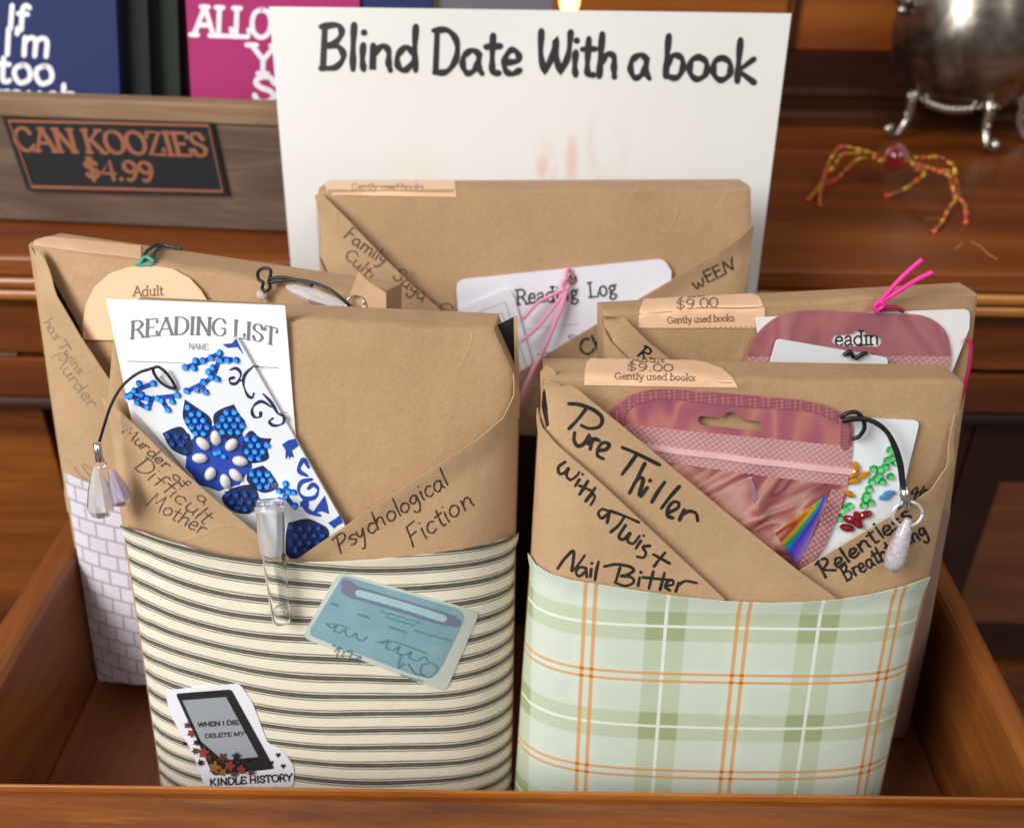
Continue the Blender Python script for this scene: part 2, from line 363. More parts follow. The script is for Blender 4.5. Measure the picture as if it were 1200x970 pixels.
# ------------------------------------------------------------------ materials
class NT:
    def __init__(s, name, rough=.6, metal=0, col=(.5, .5, .5)):
        s.m = bpy.data.materials.new(name); s.m.use_nodes = True; s.t = s.m.node_tree
        s.p = s.t.nodes['Principled BSDF']; s.set('Base Color', lin(col)); s.set('Roughness', rough); s.set('Metallic', metal)
    def set(s, k, v): s.p.inputs[k].default_value = v; return s
    def n(s, typ, **kw):
        n = s.t.nodes.new('ShaderNode' + typ)
        for k, v in kw.items():
            if k.startswith('i_'): n.inputs[k[2:].replace('_', ' ')].default_value = v
            else: setattr(n, k, v)
        return n
    def lk(s, a, b): s.t.links.new(a, b)
    def src(s, v, sock):
        if hasattr(v, 'is_output'): s.lk(v, sock)
        else: sock.default_value = v
    def math(s, op, a, b=0, c=None):
        n = s.n('Math', operation=op); s.src(a, n.inputs[0]); s.src(b, n.inputs[1])
        if c is not None: s.src(c, n.inputs[2])
        return n.outputs[0]
    def mix(s, f, a, b, blend='MIX'):
        n = s.n('Mix', data_type='RGBA', blend_type=blend); s.src(f, n.inputs[0])
        s.src(lin(a) if not hasattr(a, 'is_output') else a, n.inputs[6]); s.src(lin(b) if not hasattr(b, 'is_output') else b, n.inputs[7])
        return n.outputs[2]
    def coord(s, kind='Object', scale=(1, 1, 1), rot=(0, 0, 0), loc=(0, 0, 0)):
        t = s.n('TexCoord'); mp = s.n('Mapping'); s.lk(t.outputs[kind], mp.inputs[0])
        mp.inputs['Scale'].default_value = scale; mp.inputs['Rotation'].default_value = rot; mp.inputs['Location'].default_value = loc
        return mp.outputs[0]
    def noise(s, vec, scale, detail=4, rough=.55, dist=0):
        n = s.n('TexNoise', i_Scale=scale, i_Detail=detail, i_Roughness=rough, i_Distortion=dist); s.lk(vec, n.inputs['Vector']); return n.outputs['Fac']
    def ramp(s, fac, stops):
        n = s.n('ValToRGB'); s.lk(fac, n.inputs[0]); e = n.color_ramp.elements
        while len(e) > 1: e.remove(e[0])
        e[0].position = stops[0][0]; e[0].color = lin(stops[0][1])
        for p, c in stops[1:]: x = e.new(p); x.color = lin(c)
        return n.outputs[0]
    def col(s, v): s.lk(v, s.p.inputs['Base Color']); return s
    def bump(s, h, strength=.3, dist=.001):
        b = s.n('Bump', i_Strength=strength, i_Distance=dist); s.lk(h, b.inputs['Height']); s.lk(b.outputs[0], s.p.inputs['Normal']); return s
    def uvsep(s):
        t = s.n('TexCoord'); x = s.n('SeparateXYZ'); s.lk(t.outputs['UV'], x.inputs[0]); return x.outputs[0], x.outputs[1]
    def stripe(s, c, period, center, hw, soft=.012):
        """1 inside a repeating stripe"""
        a = s.math('SUBTRACT', c, center - period * .5); a = s.math('DIVIDE', a, period); a = s.math('FRACT', a)
        a = s.math('ABSOLUTE', s.math('SUBTRACT', a, .5)); a = s.math('MULTIPLY', a, period)
        n = s.n('MapRange', interpolation_type='SMOOTHSTEP'); s.lk(a, n.inputs[0])
        for k, v in (('From Min', hw + soft), ('From Max', hw - soft), ('To Min', 0), ('To Max', 1)): n.inputs[k].default_value = v
        return n.outputs[0]
def plain(name, col, rough=.5, metal=0, **kw):
    t = NT(name, rough, metal, col)
    for k, v in kw.items(): t.set(k.replace('_', ' '), v)
    return t.m
def kraft(name, c0, c1, seed=0):
    t = NT(name, .7); v = t.coord('Object', loc=(seed, seed * .3, 0))
    big = t.noise(v, 16, 4, .6); fine = t.noise(v, 700, 5, .7); mid = t.noise(v, 150, 4, .6)
    c = t.mix(t.ramp(big, [(.3, '000000'), (.7, 'ffffff')]), c0, c1); c = t.mix(t.math('MULTIPLY', t.ramp(fine, [(.32, '000000'), (.7, 'ffffff')]), .3), c, 'ceae8c')
    c = t.mix(t.ramp(mid, [(.22, '707070'), (.44, '000000')]), c, '9a7854')
    fib = t.noise(t.coord('Object', (420, 420, 1100), (.5, .3, .6)), 1, 2, .5, .5); c = t.mix(t.ramp(fib, [(.66, '000000'), (.74, '505050')]), c, '7d5d3d')
    sp = t.ramp(t.noise(v, 620, 2), [(.72, '000000'), (.77, '9a9a9a')]); c = t.mix(sp, c, '5f4228')
    pale = t.ramp(t.noise(t.coord('Object', (900, 500, 500), (.2, .7, .1)), 1, 2), [(.70, '000000'), (.78, '606060')]); c = t.mix(pale, c, 'e2c8a6'); t.col(c)
    vo = t.n('TexVoronoi', feature='DISTANCE_TO_EDGE', i_Scale=26.0); w_ = t.n('Mix', data_type='RGBA'); w_.inputs[0].default_value = .10
    nn = t.n('TexNoise', i_Scale=18.0); t.lk(v, nn.inputs['Vector']); t.lk(v, w_.inputs[6]); t.lk(nn.outputs['Color'], w_.inputs[7]); t.lk(w_.outputs[2], vo.inputs['Vector'])
    cr = t.math('MULTIPLY', t.ramp(vo.outputs['Distance'], [(0, 'ffffff'), (.045, '000000')]), t.ramp(t.noise(v, 11, 2), [(.5, '000000'), (.65, 'ffffff')]))
    h = t.math('ADD', t.math('MULTIPLY', t.noise(v, 70, 3, .5), 1.3), t.math('ADD', t.math('MULTIPLY', fine, .28), t.math('MULTIPLY', t.noise(t.coord('Object', (1, 1, .35)), 30, 3), 2.4)))
    h = t.math('ADD', h, t.math('MULTIPLY', cr, .5))
    return t.bump(h, .4, .0012).set('Specular IOR Level', .35).m
KR1 = kraft('kraft_paper', 'b7946f', 'a98763'); KR2 = kraft('kraft_paper_flap', 'bd9b77', 'af8e6a', 3)
COVER = plain('dark_book_cover', '17110e', .6)  # near-black colour painted as shade inside the open paper folds
def wood(name, dark, mid, light, axis, rough=.4, scale=1, coat=.25, scr=.0):
    t = NT(name, rough); st = [24, 24, 24]; st[axis] = 2.6
    v = t.coord('Object', tuple(x * scale for x in st)); st2 = [300, 300, 300]; st2[axis] = 9
    a = t.noise(v, 1.0, 6, .62, 1.2); b = t.noise(t.coord('Object', st2), 1, 3, .6); g = t.noise(t.coord('Object', (5, 5, 5)), 1, 2)
    c = t.ramp(a, [(.28, dark), (.5, mid), (.72, light)]); c = t.mix(t.math('MULTIPLY', t.ramp(b, [(.42, '000000'), (.68, 'ffffff')]), .3), c, dark)
    c = t.mix(t.math('MULTIPLY', g, .4), c, dark)
    s3 = [170, 170, 170]; s3[axis] = 14
    c = t.mix(t.math('MULTIPLY', t.ramp(t.noise(t.coord('Object', s3, (.03, .05, .02)), 1, 4, .7), [(.64, '000000'), (.74, 'ffffff')]), .35), c, light)
    c = t.mix(t.math('MULTIPLY', t.ramp(t.noise(t.coord('Object', (90, 90, 90)), 1, 4, .7), [(.66, '000000'), (.76, 'ffffff')]), .5), c, dark)
    t.col(c); t.lk(t.math('ADD', t.math('MULTIPLY', b, .2), rough - .08), t.p.inputs['Roughness'])
    t.set('Coat Weight', coat); t.set('Coat Roughness', .22)
    return t.bump(t.math('ADD', t.math('MULTIPLY', b, .6), a), .22, .0008).m
W_DRX = wood('drawer_wood_across', '52290d', '8f501e', 'b57532', 0, .42); W_DRY = wood('drawer_wood_along', '54290c', '824617', 'a26024', 1, .5, 1, .06)
W_FLOOR = wood('drawer_floor_wood', '54280f', '7a421a', '935424', 1, .58, .8, .03)
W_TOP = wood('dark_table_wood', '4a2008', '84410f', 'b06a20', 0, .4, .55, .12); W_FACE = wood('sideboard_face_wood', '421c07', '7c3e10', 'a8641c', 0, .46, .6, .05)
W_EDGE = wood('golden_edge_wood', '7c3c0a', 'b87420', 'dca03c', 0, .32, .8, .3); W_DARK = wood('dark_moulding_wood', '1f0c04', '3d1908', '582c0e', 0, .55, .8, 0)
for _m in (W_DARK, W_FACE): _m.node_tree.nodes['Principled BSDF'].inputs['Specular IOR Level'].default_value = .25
W_PANEL = wood('panel_wood', '5c290a', '90490f', 'b26a1c', 0, .4, .3, .2)
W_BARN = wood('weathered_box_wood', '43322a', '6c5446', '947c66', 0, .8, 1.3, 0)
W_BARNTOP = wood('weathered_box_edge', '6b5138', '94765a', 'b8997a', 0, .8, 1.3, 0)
W_GREY = plain('worn_grey_groove', '857468', .5)  # grey paints the reflection in the rail gap
GOLD = plain('worn_bare_edge', 'c59a5a', .35, 0, Coat_Weight=.5)

def band_stripes():
    t = NT('striped_paper', .6); x, y = t.uvsep()
    wob = t.noise(t.coord('UV', (.5, 6, 1)), 1.2, 2); y2 = t.math('ADD', y, t.math('MULTIPLY', t.math('SUBTRACT', wob, .5), .05))
    P = .83; m = t.stripe(y2, P, .40, .10, .03); a = t.stripe(y2, P, .40 + .175, .028, .02); b = t.stripe(y2, P, .40 - .17, .026, .02)
    core = t.math('MULTIPLY', t.stripe(y2, P, .40, .012, .012), .22)
    f = t.math('MAXIMUM', t.math('SUBTRACT', t.math('MULTIPLY', m, .97), core), t.math('MULTIPLY', t.math('MAXIMUM', a, b), .85))
    worn = t.ramp(t.noise(t.coord('UV', (1.5, 30, 1)), 2.2, 5, .7), [(.2, '909090'), (.45, 'ffffff')])
    f = t.math('MULTIPLY', f, worn)
    fab = t.noise(t.coord('UV', (8, 8, 1)), 2, 3); c = t.mix(f, t.mix(fab, 'ede6d3', 'e3dbc4'), '30362f')
    return t.col(c).bump(t.noise(t.coord('UV', (1, 1, 1)), 1.2, 2), .3, .0012).m
def band_plaid():
    t = NT('plaid_paper', .42); x, y = t.uvsep(); PX, PY = 5.8, 4.57; OX, OY = 2.85, 8.6
    def soft(c, p, o, wd, s): return t.stripe(c, p, o, wd, s)
    gx = t.math('MULTIPLY', soft(x, PX, OX + PX / 2, .76, .05), .5); gy = t.math('MULTIPLY', soft(y, PY, OY + PY / 2, .64, .05), .5)
    base = t.mix(t.noise(t.coord('UV', (.4, .4, 1)), 1, 1), 'ccd9cd', 'd2ddcb')
    pale = t.math('MAXIMUM', soft(x, PX, OX, .55, .1), soft(y, PY, OY, .42, .1)); base = t.mix(t.math('MULTIPLY', pale, .45), base, 'd9e2d4')
    c = t.mix(t.math('MULTIPLY', gx, .95), base, 'adba8c'); c = t.mix(t.math('MULTIPLY', gy, .95), c, 'adba8c'); both = t.math('MULTIPLY', t.math('MULTIPLY', gx, gy), 4)
    c = t.mix(t.math('MULTIPLY', both, .7), c, '96a672')
    wx, wy = soft(x, PX, OX + PX / 2, .065, .02), soft(y, PY, OY + PY / 2, .06, .02)
    c = t.mix(t.math('MULTIPLY', t.math('MAXIMUM', wx, wy), .9), c, 'e9efe6')
    ox = t.math('MAXIMUM', soft(x, PX, OX - .19, .075, .025), soft(x, PX, OX + .19, .075, .025)); oy = t.math('MAXIMUM', soft(y, PY, OY - .17, .06, .022), soft(y, PY, OY + .17, .06, .022))
    c = t.mix(t.math('MULTIPLY', t.math('ADD', ox, oy), .78), c, 'dd9440'); c = t.mix(t.math('MULTIPLY', ox, oy), c, 'c86a14')
    return t.col(c).bump(t.noise(t.coord('UV', (.35, .35, 1)), 1.1, 2), .3, .0014).m
def band_brick():
    t = NT('brick_paper', .5); tc = t.n('TexCoord'); b = t.n('TexBrick'); mp = t.n('Mapping'); t.lk(tc.outputs['UV'], mp.inputs[0]); mp.inputs['Scale'].default_value = (1, 1, 1)
    t.lk(mp.outputs[0], b.inputs['Vector'])
    for k, v in (('Scale', 1.0), ('Mortar Size', .07), ('Mortar Smooth', .35), ('Brick Width', 1.05), ('Row Height', .80)): b.inputs[k].default_value = v
    b.inputs['Color1'].default_value = lin('e4e0ea'); b.inputs['Color2'].default_value = lin('d9d2dd'); b.inputs['Mortar'].default_value = lin('a79fa9')
    n = t.noise(t.coord('UV', (2, 2, 1)), 1.5, 4); c = t.mix(t.math('MULTIPLY', n, .35), b.outputs['Color'], 'b6aab2')
    return t.col(c).bump(n, .2, .0006).m
def speck(name, c0, c1, c2, sc=3, th=.66):
    t = NT(name, .55); v = t.coord('UV'); c = t.mix(t.noise(v, .6, 4), c0, c1)
    c = t.mix(t.ramp(t.noise(v, sc, 3, .6, 1), [(th, '000000'), (th + .05, 'ffffff')]), c, c2); return t.col(c).m
M_STR, M_PLAID, M_BRICK = band_stripes(), band_plaid(), band_brick()
M_ROSE = speck('dusty_rose_paper', 'a88378', '96706a', '5c3d3c', 2.2, .68); M_FLORAL = speck('dark_floral_paper', '1d1618', '2b1c20', '7a5a62', 2.0, .66)
def stock(name, c, rough=.55):
    t = NT(name, rough); v = t.coord('Object'); t.col(t.mix(t.noise(v, 60, 3), c, tuple(x * .95 for x in lin(c)[:3]))); return t.bump(t.noise(v, 45, 2), .12, .0015).m
CARD = stock('white_card', 'f2f0f1'); CARDB = stock('cool_white_card', 'e9e8f2'); PEACH = stock('peach_sticker', 'f0c6a0', .45); SIGNP = None
t = NT('sign_paper', .32); v = t.coord('Object'); c = t.mix(t.noise(v, 9, 3), 'e8e7e5', 'deddda')
sm = t.n('TexCoord'); x = t.n('SeparateXYZ'); t.lk(sm.outputs['UV'], x.inputs[0])
st = t.ramp(t.noise(t.coord('UV', (2.2, .7, 1)), 1.4, 4, .6), [(.5, '000000'), (.68, 'ffffff')])
def blob(cx, cy, rx, ry):
    a = t.math('DIVIDE', t.math('SUBTRACT', x.outputs[0], cx), rx); b = t.math('DIVIDE', t.math('SUBTRACT', x.outputs[1], cy), ry)
    d = t.math('ADD', t.math('MULTIPLY', a, a), t.math('MULTIPLY', b, b)); return t.math('MAXIMUM', t.math('SUBTRACT', 1, d), 0)
c = t.mix(t.math('MULTIPLY', t.math('MULTIPLY', st, blob(7.1, .95, .7, .65)), .7), c, 'e2b8a4'); c = t.mix(t.math('MULTIPLY', blob(6.98, 1.0, .10, .36), .5), c, 'dfa690')
c = t.mix(t.math('MULTIPLY', blob(6.63, .92, .09, .17), .5), c, 'e2a890'); c = t.mix(t.math('MULTIPLY', blob(5.1, .9, .5, .3), .3), c, 'e0dcc0')
t.col(c); t.set('Coat Weight', .3); SIGNP = t.bump(t.noise(v, 14, 2), .2, .004).m
def inkmat(name, c0, c1):
    t = NT(name, .45); v = t.coord('Object'); t.col(t.mix(t.ramp(t.noise(v, 500, 4, .7), [(.35, '000000'), (.75, 'c0c0c0')]), c0, c1)); return t.m
INK = inkmat('black_marker_ink', '1f1c1c', '45403c'); INKM = inkmat('dark_pen_ink', '33281f', '6a5440'); INKB = plain('brown_pen_ink', '51453c', .6); INKF = plain('faint_pen_ink', '8a7763', .7); PRINT = plain('printed_black', '2a2a2c', .4)
PRINTG = plain('printed_grey', '6f7a78', .5); PRINTL = plain('printed_line_grey', 'a9a3a8', .5); PRINTB = plain('printed_brown', '7d6350', .5); PRINTS = plain('printed_soft_brown', '9d7d62', .5)
WHITE_INK = plain('white_print', 'e9e6ea', .5)
CORDB = plain('black_cord', '15161a', .5); CORDG = plain('green_cord', '1c4038', .55); CORDT = plain('teal_cord', '3f9a86', .55); CORDP = plain('pink_string', 'e796b4', .7); CORDH = plain('hot_pink_string', 'ea2f96', .6); CORDR = plain('crimson_string', 'a81d48', .6)
STEEL = plain('bright_metal', 'd5d5d2', .22, 1)
CRYST = plain('clear_crystal', 'f2f0f4', .04, 0, Transmission_Weight=.92, IOR=1.5); CRYSTL = plain('lavender_crystal', 'd9d0ea', .05, 0, Transmission_Weight=.6, IOR=1.5)
CRYSTI = plain('iridescent_crystal', 'f6f4f6', .05, 0, Transmission_Weight=.6, IOR=1.4, Coat_Weight=1.0, Thin_Film_Thickness=480.0)
t = NT('pearly_glitter', .18, .1, (.86, .85, .87)); v = t.coord('Object'); t.set('Coat Weight', 1.0); t.set('Transmission Weight', .35); t.set('Thin Film Thickness', 520.0); t.col(t.mix(t.ramp(t.noise(v, 700, 3, .7), [(.4, '000000'), (.7, 'ffffff')]), 'c9c4cc', 'f4f1f4')); PEARLY = t.bump(t.noise(v, 900, 3, .7), .8, .0006).m
CLEAR = plain('clear_tube', 'ffffff', .05, 0, Transmission_Weight=.98, IOR=1.14)
FROST = plain('frosted_cap', 'f4f6f8', .22, 0, Coat_Weight=.6, Transmission_Weight=.72, IOR=1.3)
GEMT = plain('blue_gem_table', '3aa6ff', .06, 0, Coat_Weight=1.0); GEMTN = plain('navy_gem_table', '1f50b0', .06, 0, Coat_Weight=1.0); GEMTG = plain('green_gem_table', '6bd98a', .06, 0, Coat_Weight=1.0)  # lighter table facets: the stones' glint put into their colour
PEARL = plain('pearl', 'dcd8d6', .25, 0, Coat_Weight=.8, Sheen_Weight=.2)
GEMB = plain('blue_gem', '0c5cc4', .08, .1, Coat_Weight=1.0); GEMN = plain('navy_gem', '12307c', .1, .2, Coat_Weight=1.0); GEMG = plain('green_gem', '1d9a3e', .08, .1, Coat_Weight=1.0); GEMY = plain('amber_gem', 'c98a12', .08, .3, Coat_Weight=1.0)
GEMR = plain('ruby_gem', '8a0e24', .08, .3, Coat_Weight=1.0)
BPRINT = plain('blue_print', '2b49a8', .35); NPRINT = plain('navy_print', '232f57', .35); BMARK = plain('glossy_white_plastic', 'e6ebf1', .18, 0, Coat_Weight=.6)
def dots(t, sc=18.0):
    vo = t.n('TexVoronoi', i_Scale=sc, i_Randomness=.0); t.lk(t.coord('UV', (1, 1.15, 1), (0, 0, .62)), vo.inputs['Vector']); return vo.outputs['Distance']
def holo(name, stops, rough, scale, metal=.75, cells=False, rot=0.0, dist=1.2):
    t = NT(name, rough, metal); v0 = t.coord('UV', (1, 1, 1), (0, 0, rot)); mp = t.n('Mapping'); t.lk(v0, mp.inputs[0]); mp.inputs['Scale'].default_value = scale; v = mp.outputs[0]; n = t.noise(v, 1, 1.5, .35, dist); c = t.ramp(n, stops)
    if cells:
        d = dots(t); c = t.mix(t.math('MULTIPLY', t.ramp(d, [(.15, 'ffffff'), (.5, '000000')]), .5), c, 'e6c6c6'); c = t.mix(t.math('MULTIPLY', t.ramp(d, [(.5, '000000'), (.68, 'ffffff')]), .35), c, '6c3844'); t.bump(t.math('SUBTRACT', 1, d), .6, .0005)
    else: t.bump(n, .35, .0012)
    t.col(c); t.set('Coat Weight', .6); t.set('Coat Roughness', .12)
    return t.m
H_HEAD = holo('rose_foil_header', [(.22, '9e5478'), (.38, 'c06c7c'), (.5, 'd88c7e'), (.6, 'c47078'), (.72, 'b0647c'), (.85, 'e4b0a8')], .28, (1.3, .7, 1), .35)
H_HEAD2 = holo('dusky_foil_header', [(.25, '9a5a6c'), (.42, 'c27c80'), (.58, 'b06c78'), (.75, 'd8a09c')], .3, (1.3, .9, 1), .3)
H_DOT = holo('embossed_foil_strip', [(.3, 'bc7e84'), (.6, 'd49a9a')], .32, (1, 1, 1), .25, True)
H_BODY = holo('rose_foil', [(.2, '9a4c56'), (.36, 'd47e76'), (.48, 'fac4b2'), (.56, 'cc7a78'), (.68, '9a4c54'), (.8, 'e0a298')], .14, (.7, 2.4, 1), .55, False, .62, 1.6)  # pale and dark streaks paint the foil's reflections into its colour
H_SEAM = holo('foil_side_seam', [(.3, 'a8606a'), (.7, 'c08486')], .35, (3, 3, 1), .3, True)
t = NT('embossed_seam', .3, .3); vo = t.n('TexVoronoi', i_Scale=760.0, i_Randomness=.0); t.lk(t.coord('Object', (1, 1, 1), (.2, .1, .6)), vo.inputs['Vector']); t.col(t.ramp(vo.outputs['Distance'], [(.15, 'cf9092'), (.5, 'a8606c')])); H_RIM = t.bump(t.math('SUBTRACT', 1, vo.outputs['Distance']), .5, .0003).m
H_ZIP = plain('clear_pink_zip', 'e2b8ba', .22, 0, Coat_Weight=.6)
t = NT('rainbow_foil', .2, .6); x, y = t.uvsep(); t.col(t.ramp(x, [(.02, 'd8b0a0'), (.12, 'c03030'), (.24, 'f0c030'), (.36, '30c070'), (.48, '30a8e8'), (.62, '4a4af0'), (.78, '8a5ae0'), (.95, 'b08ad8')])); RAINBOW = t.m
def silver():
    t = NT('tarnished_silver', .3, 1); v = t.coord('Object'); n = t.noise(v, 26, 5, .6, .6); t.col(t.ramp(n, [(.32, '4a433d'), (.5, '8b8379'), (.68, 'c8c0b4')]))
    t.lk(t.math('ADD', t.math('MULTIPLY', t.noise(v, 90, 3), .3), .17), t.p.inputs['Roughness']); return t.bump(t.noise(v, 160, 3), .08, .001).m
SILVER = silver(); SILVERL = plain('worn_bright_silver', 'b9b3a8', .26, 1)
BEADR = plain('ruby_bead', '9c0c20', .06, 0, Transmission_Weight=.4, Coat_Weight=1.0); BEADO = plain('orange_bead', 'd05018', .2, 0, Coat_Weight=.8); BEADG = plain('gold_bead', 'd0a040', .25, .6)
NAVY = stock('navy_foam', '1b2a5e', .8); MAG = stock('magenta_foam', 'a8286a', .8); BLACKF = stock('black_foam', '121014', .8); MAROON = stock('maroon_foam', '4a1020', .8); GREYF = stock('grey_foam', '6a6670', .8); DGREEN = stock('dark_green_foam', '16241a', .8)
PLQ = plain('black_plaque', '1f2024', .38, 0, Coat_Weight=.3); COPPER = plain('copper_lettering', 'b8785a', .4, .55)
FLAME = plain('warm_bulb', 'ffd9a0', .3, 0, Emission_Strength=4.0); FLAME.node_tree.nodes['Principled BSDF'].inputs['Emission Color'].default_value = lin('ffc873')  # glow made up for the unidentified glint above the sign
# ------------------------------------------------------------------ sideboard and its open drawer
TT = .167; YE = .49; YF = .508
sb = thing('sideboard', 'dark varnished wooden sideboard with panelled front and back behind the open drawer', 'sideboard', (0, YF, 0))
def at_face(px, py, y=YF):
    return hit_plane((0, y, 0), (0, -1, 0))(px, py)[0]
def strip(name, y0, y1, z0, z1, m, x0=-1, x1=1, bev=.0015, par=sb, seg=2):
    return MB().add(*box(x0, x1, y0, y1, z0, z1)).build(name, m, par, False, bevel=bev, seg=seg)
def profile(name, prof, m, par, x0=-1, x1=1):
    """moulding with this (y, z) outline run along x"""
    n = len(prof); v = [(x0, *p) for p in prof] + [(x1, *p) for p in prof]
    f = [(i, (i + 1) % n, n + (i + 1) % n, n + i) for i in range(n)] + [tuple(range(n))[::-1], tuple(n + i for i in range(n))]
    return mk(name, v, f, m, par, False)
def arc(cy, cz, r, a0, a1, n=6):
    return [(cy + r * math.cos(math.radians(a0 + (a1 - a0) * i / n)), cz + r * math.sin(math.radians(a0 + (a1 - a0) * i / n))) for i in range(n + 1)]
strip('tabletop', YE + .001, .83, TT - .012, TT, W_TOP, bev=.002)
profile('edge_moulding', [(YE + .003, TT - .0125)] + arc(YE + .004, TT - .0165, .0035, 100, 260) + arc(YE + .006, TT - .0245, .0035, 100, 260) + [(YE + .02, TT - .0285), (YE + .02, TT - .0125)], W_EDGE, sb)
strip('upper_rail', YF, YF + .02, .0985, TT - .029, W_FACE, bev=.001)
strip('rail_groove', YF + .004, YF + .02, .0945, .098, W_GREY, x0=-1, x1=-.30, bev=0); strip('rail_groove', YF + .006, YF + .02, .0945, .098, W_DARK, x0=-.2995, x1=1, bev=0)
strip('lower_rail', YF + .001, YF + .02, .068, .094, W_FACE, bev=.001)
profile('rail_moulding', [(YF + .02, .0675), (YF + .003, .0675)] + arc(YF + .006, .0615, .006, 100, 200) + [(YF + .012, .0545), (YF + .02, .0545)], W_DARK, sb)
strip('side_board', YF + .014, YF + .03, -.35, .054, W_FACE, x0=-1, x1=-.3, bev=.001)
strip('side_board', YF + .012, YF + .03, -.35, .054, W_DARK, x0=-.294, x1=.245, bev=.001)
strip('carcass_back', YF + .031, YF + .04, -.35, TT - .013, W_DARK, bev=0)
# panelled door on the right
pc = at_face(1137, 535, YF + .012); pi = at_face(1160, 563, YF + .02)
door = MB(); x0, z1 = pc.x, .054; xi, zi = pi.x + .006, pi.z; zb = at_face(1165, 728, YF + .02).z
def mitre(outer, inner, yo, yi):
    (ox0, oz1, ox1, oz0), (ix0, iz1, ix1, iz0) = outer, inner
    v = [(ox0, yo, oz1), (ox1, yo, oz1), (ox1, yo, oz0), (ox0, yo, oz0), (ix0, yi, iz1), (ix1, yi, iz1), (ix1, yi, iz0), (ix0, yi, iz0)]
    return v, [(0, 4, 5, 1), (1, 5, 6, 2), (2, 6, 7, 3), (3, 7, 4, 0)]
dr = bpy.data.objects.new('panel_door', None); COL.objects.link(dr); dr.parent = sb; dr.empty_display_size = .02; dr.location = V((pc.x, YF, 0)) - V(sb.location)
strip('door_stile', YF + .010, YF + .03, -.35, .054, W_DARK, x0=.2455, x1=x0 - .004, bev=.001, par=dr)
m = MB(); m.add(*mitre((x0 - .0035, .0535, .994, zb - .024), (xi - .002, zi + .006, .98, zb - .004), YF + .0095, YF + .017)); m.add(*mitre((xi - .002, zi + .006, .98, zb - .004), (xi, zi, .97, zb), YF + .017, YF + .0185))
m.build('panel_moulding', W_DARK, dr, False)
strip('door_panel', YF + .019, YF + .03, zb - .012, zi + .012, W_TOP, x0=xi - .012, x1=.98, bev=0, par=dr)
strip('door_rail', YF + .006, YF + .03, -.35, zb - .0305, W_FACE, x0=x0 - .003, x1=1, bev=.002, par=dr)
# back of the sideboard: stepped moulding then a panel
profile('back_moulding', [(.83, TT + .0005), (.768, TT + .0005)] + arc(.774, TT + .007, .006, 200, 100) + [(.779, TT + .0145), (.779, TT + .017)] + arc(.785, TT + .022, .006, 220, 100) + [(.792, TT + .030), (.792, TT + .048), (.80, TT + .0505), (.83, TT + .0505)], W_DARK, sb)
strip('back_panel', .80, .83, TT + .051, TT + .4, W_PANEL, x0=-1, x1=.2, bev=.001); strip('back_panel', .80, .83, TT + .051, TT + .4, W_PANEL, x0=.2025, x1=.318, bev=.001)
strip('back_panel', .80, .83, TT + .051, TT + .4, W_PANEL, x0=.3205, x1=1, bev=.001)
strip('panel_bead', .796, .7995, TT + .0515, TT + .4, W_DARK, x0=.203, x1=.208, bev=.001)
hp_top = hit_plane((0, 0, TT), (0, 0, 1))
def scratch(pts, wpx, m=GOLD):
    return strokes_px([pts], wpx)[0]
for sc_ in (scratch([(1138, 284), (1150, 290), (1156, 297), (1168, 304)], 1.5), scratch([(1120, 292), (1128, 285)], 1.3), scratch([(1085, 258), (1110, 256)], .8)):
    ribbons([sc_], hp_top, .0002).build('tabletop_scratch', GOLD, sb, False)
ribbons([scratch([(1138, 429), (1160, 432), (1185, 430), (1200, 431)], 4)], hit_plane((0, YF + .001, 0), (0, -1, 0)), .0006).build('rail_scratch', plain('dark_dent', '140904', .7), sb, False)

ZR = .07
dw = thing('open_drawer', 'open orange brown wooden drawer holding the wrapped books', 'drawer', (0, .22, 0))
def rim_board(name, a0, a1, b0, b1, m, z0=-.012, zr=ZR, r=.003):
    """upright board from a to b; a0,b0 inner foot line, a1,b1 outer; rounded upper rim"""
    v, f = [], []
    for (i, o) in ((a0, a1), (b0, b1)):
        i, o = V(i), V(o); ring = [(0, z0), (0, zr - r), (.12, zr - r * .3), (.3, zr), (.7, zr), (.88, zr - r * .3), (1, zr - r), (1, z0)]
        v += [(i.x + (o.x - i.x) * t, i.y + (o.y - i.y) * t, z) for t, z in ring]
    n = 8; f = [(k, (k + 1) % n, n + (k + 1) % n, n + k) for k in range(n)] + [tuple(range(n))[::-1], tuple(n + k for k in range(n))]
    return mk(name, v, f, m, dw, False)
rim_board('drawer_side', (-.2105, .2325, 0), (-.2275, .2325, 0), (-.2125, YF - .002, 0), (-.2265, YF - .002, 0), W_DRY)
rim_board('drawer_side', (.1955, .2365, 0), (.2055, .2365, 0), (.1975, YF - .002, 0), (.211, YF - .002, 0), W_DRY)
rim_board('drawer_front', (-.30, .2300, 0), (-.30, .206, 0), (.30, .2348, 0), (.30, .2105, 0), W_DRX, z0=-.03, zr=ZR - .0012, r=.002)
rim_board('front_bead', (-.30, .2316, 0), (-.30, .2302, 0), (.30, .2364, 0), (.30, .2350, 0), wood('bead_wood', '7a3c10', 'b06a26', 'cc8a3c', 0, .35, 1, .3), z0=ZR - .008, zr=ZR - .0004, r=.0008)  # added lighter strip, paints the light caught by the rail's inner edge
MB().add([(-.2095, .236, -.001), (.1945, .237, -.001), (.1965, YF - .002, -.001), (-.2115, YF - .002, -.001), (-.2095, .236, -.009), (.1945, .237, -.009), (.1965, YF - .002, -.009), (-.2115, YF - .002, -.009)], [(0, 1, 2, 3), (7, 6, 5, 4), (0, 4, 5, 1), (1, 5, 6, 2), (2, 6, 7, 3), (3, 7, 4, 0)]).build('drawer_bottom', W_FLOOR, dw, False)

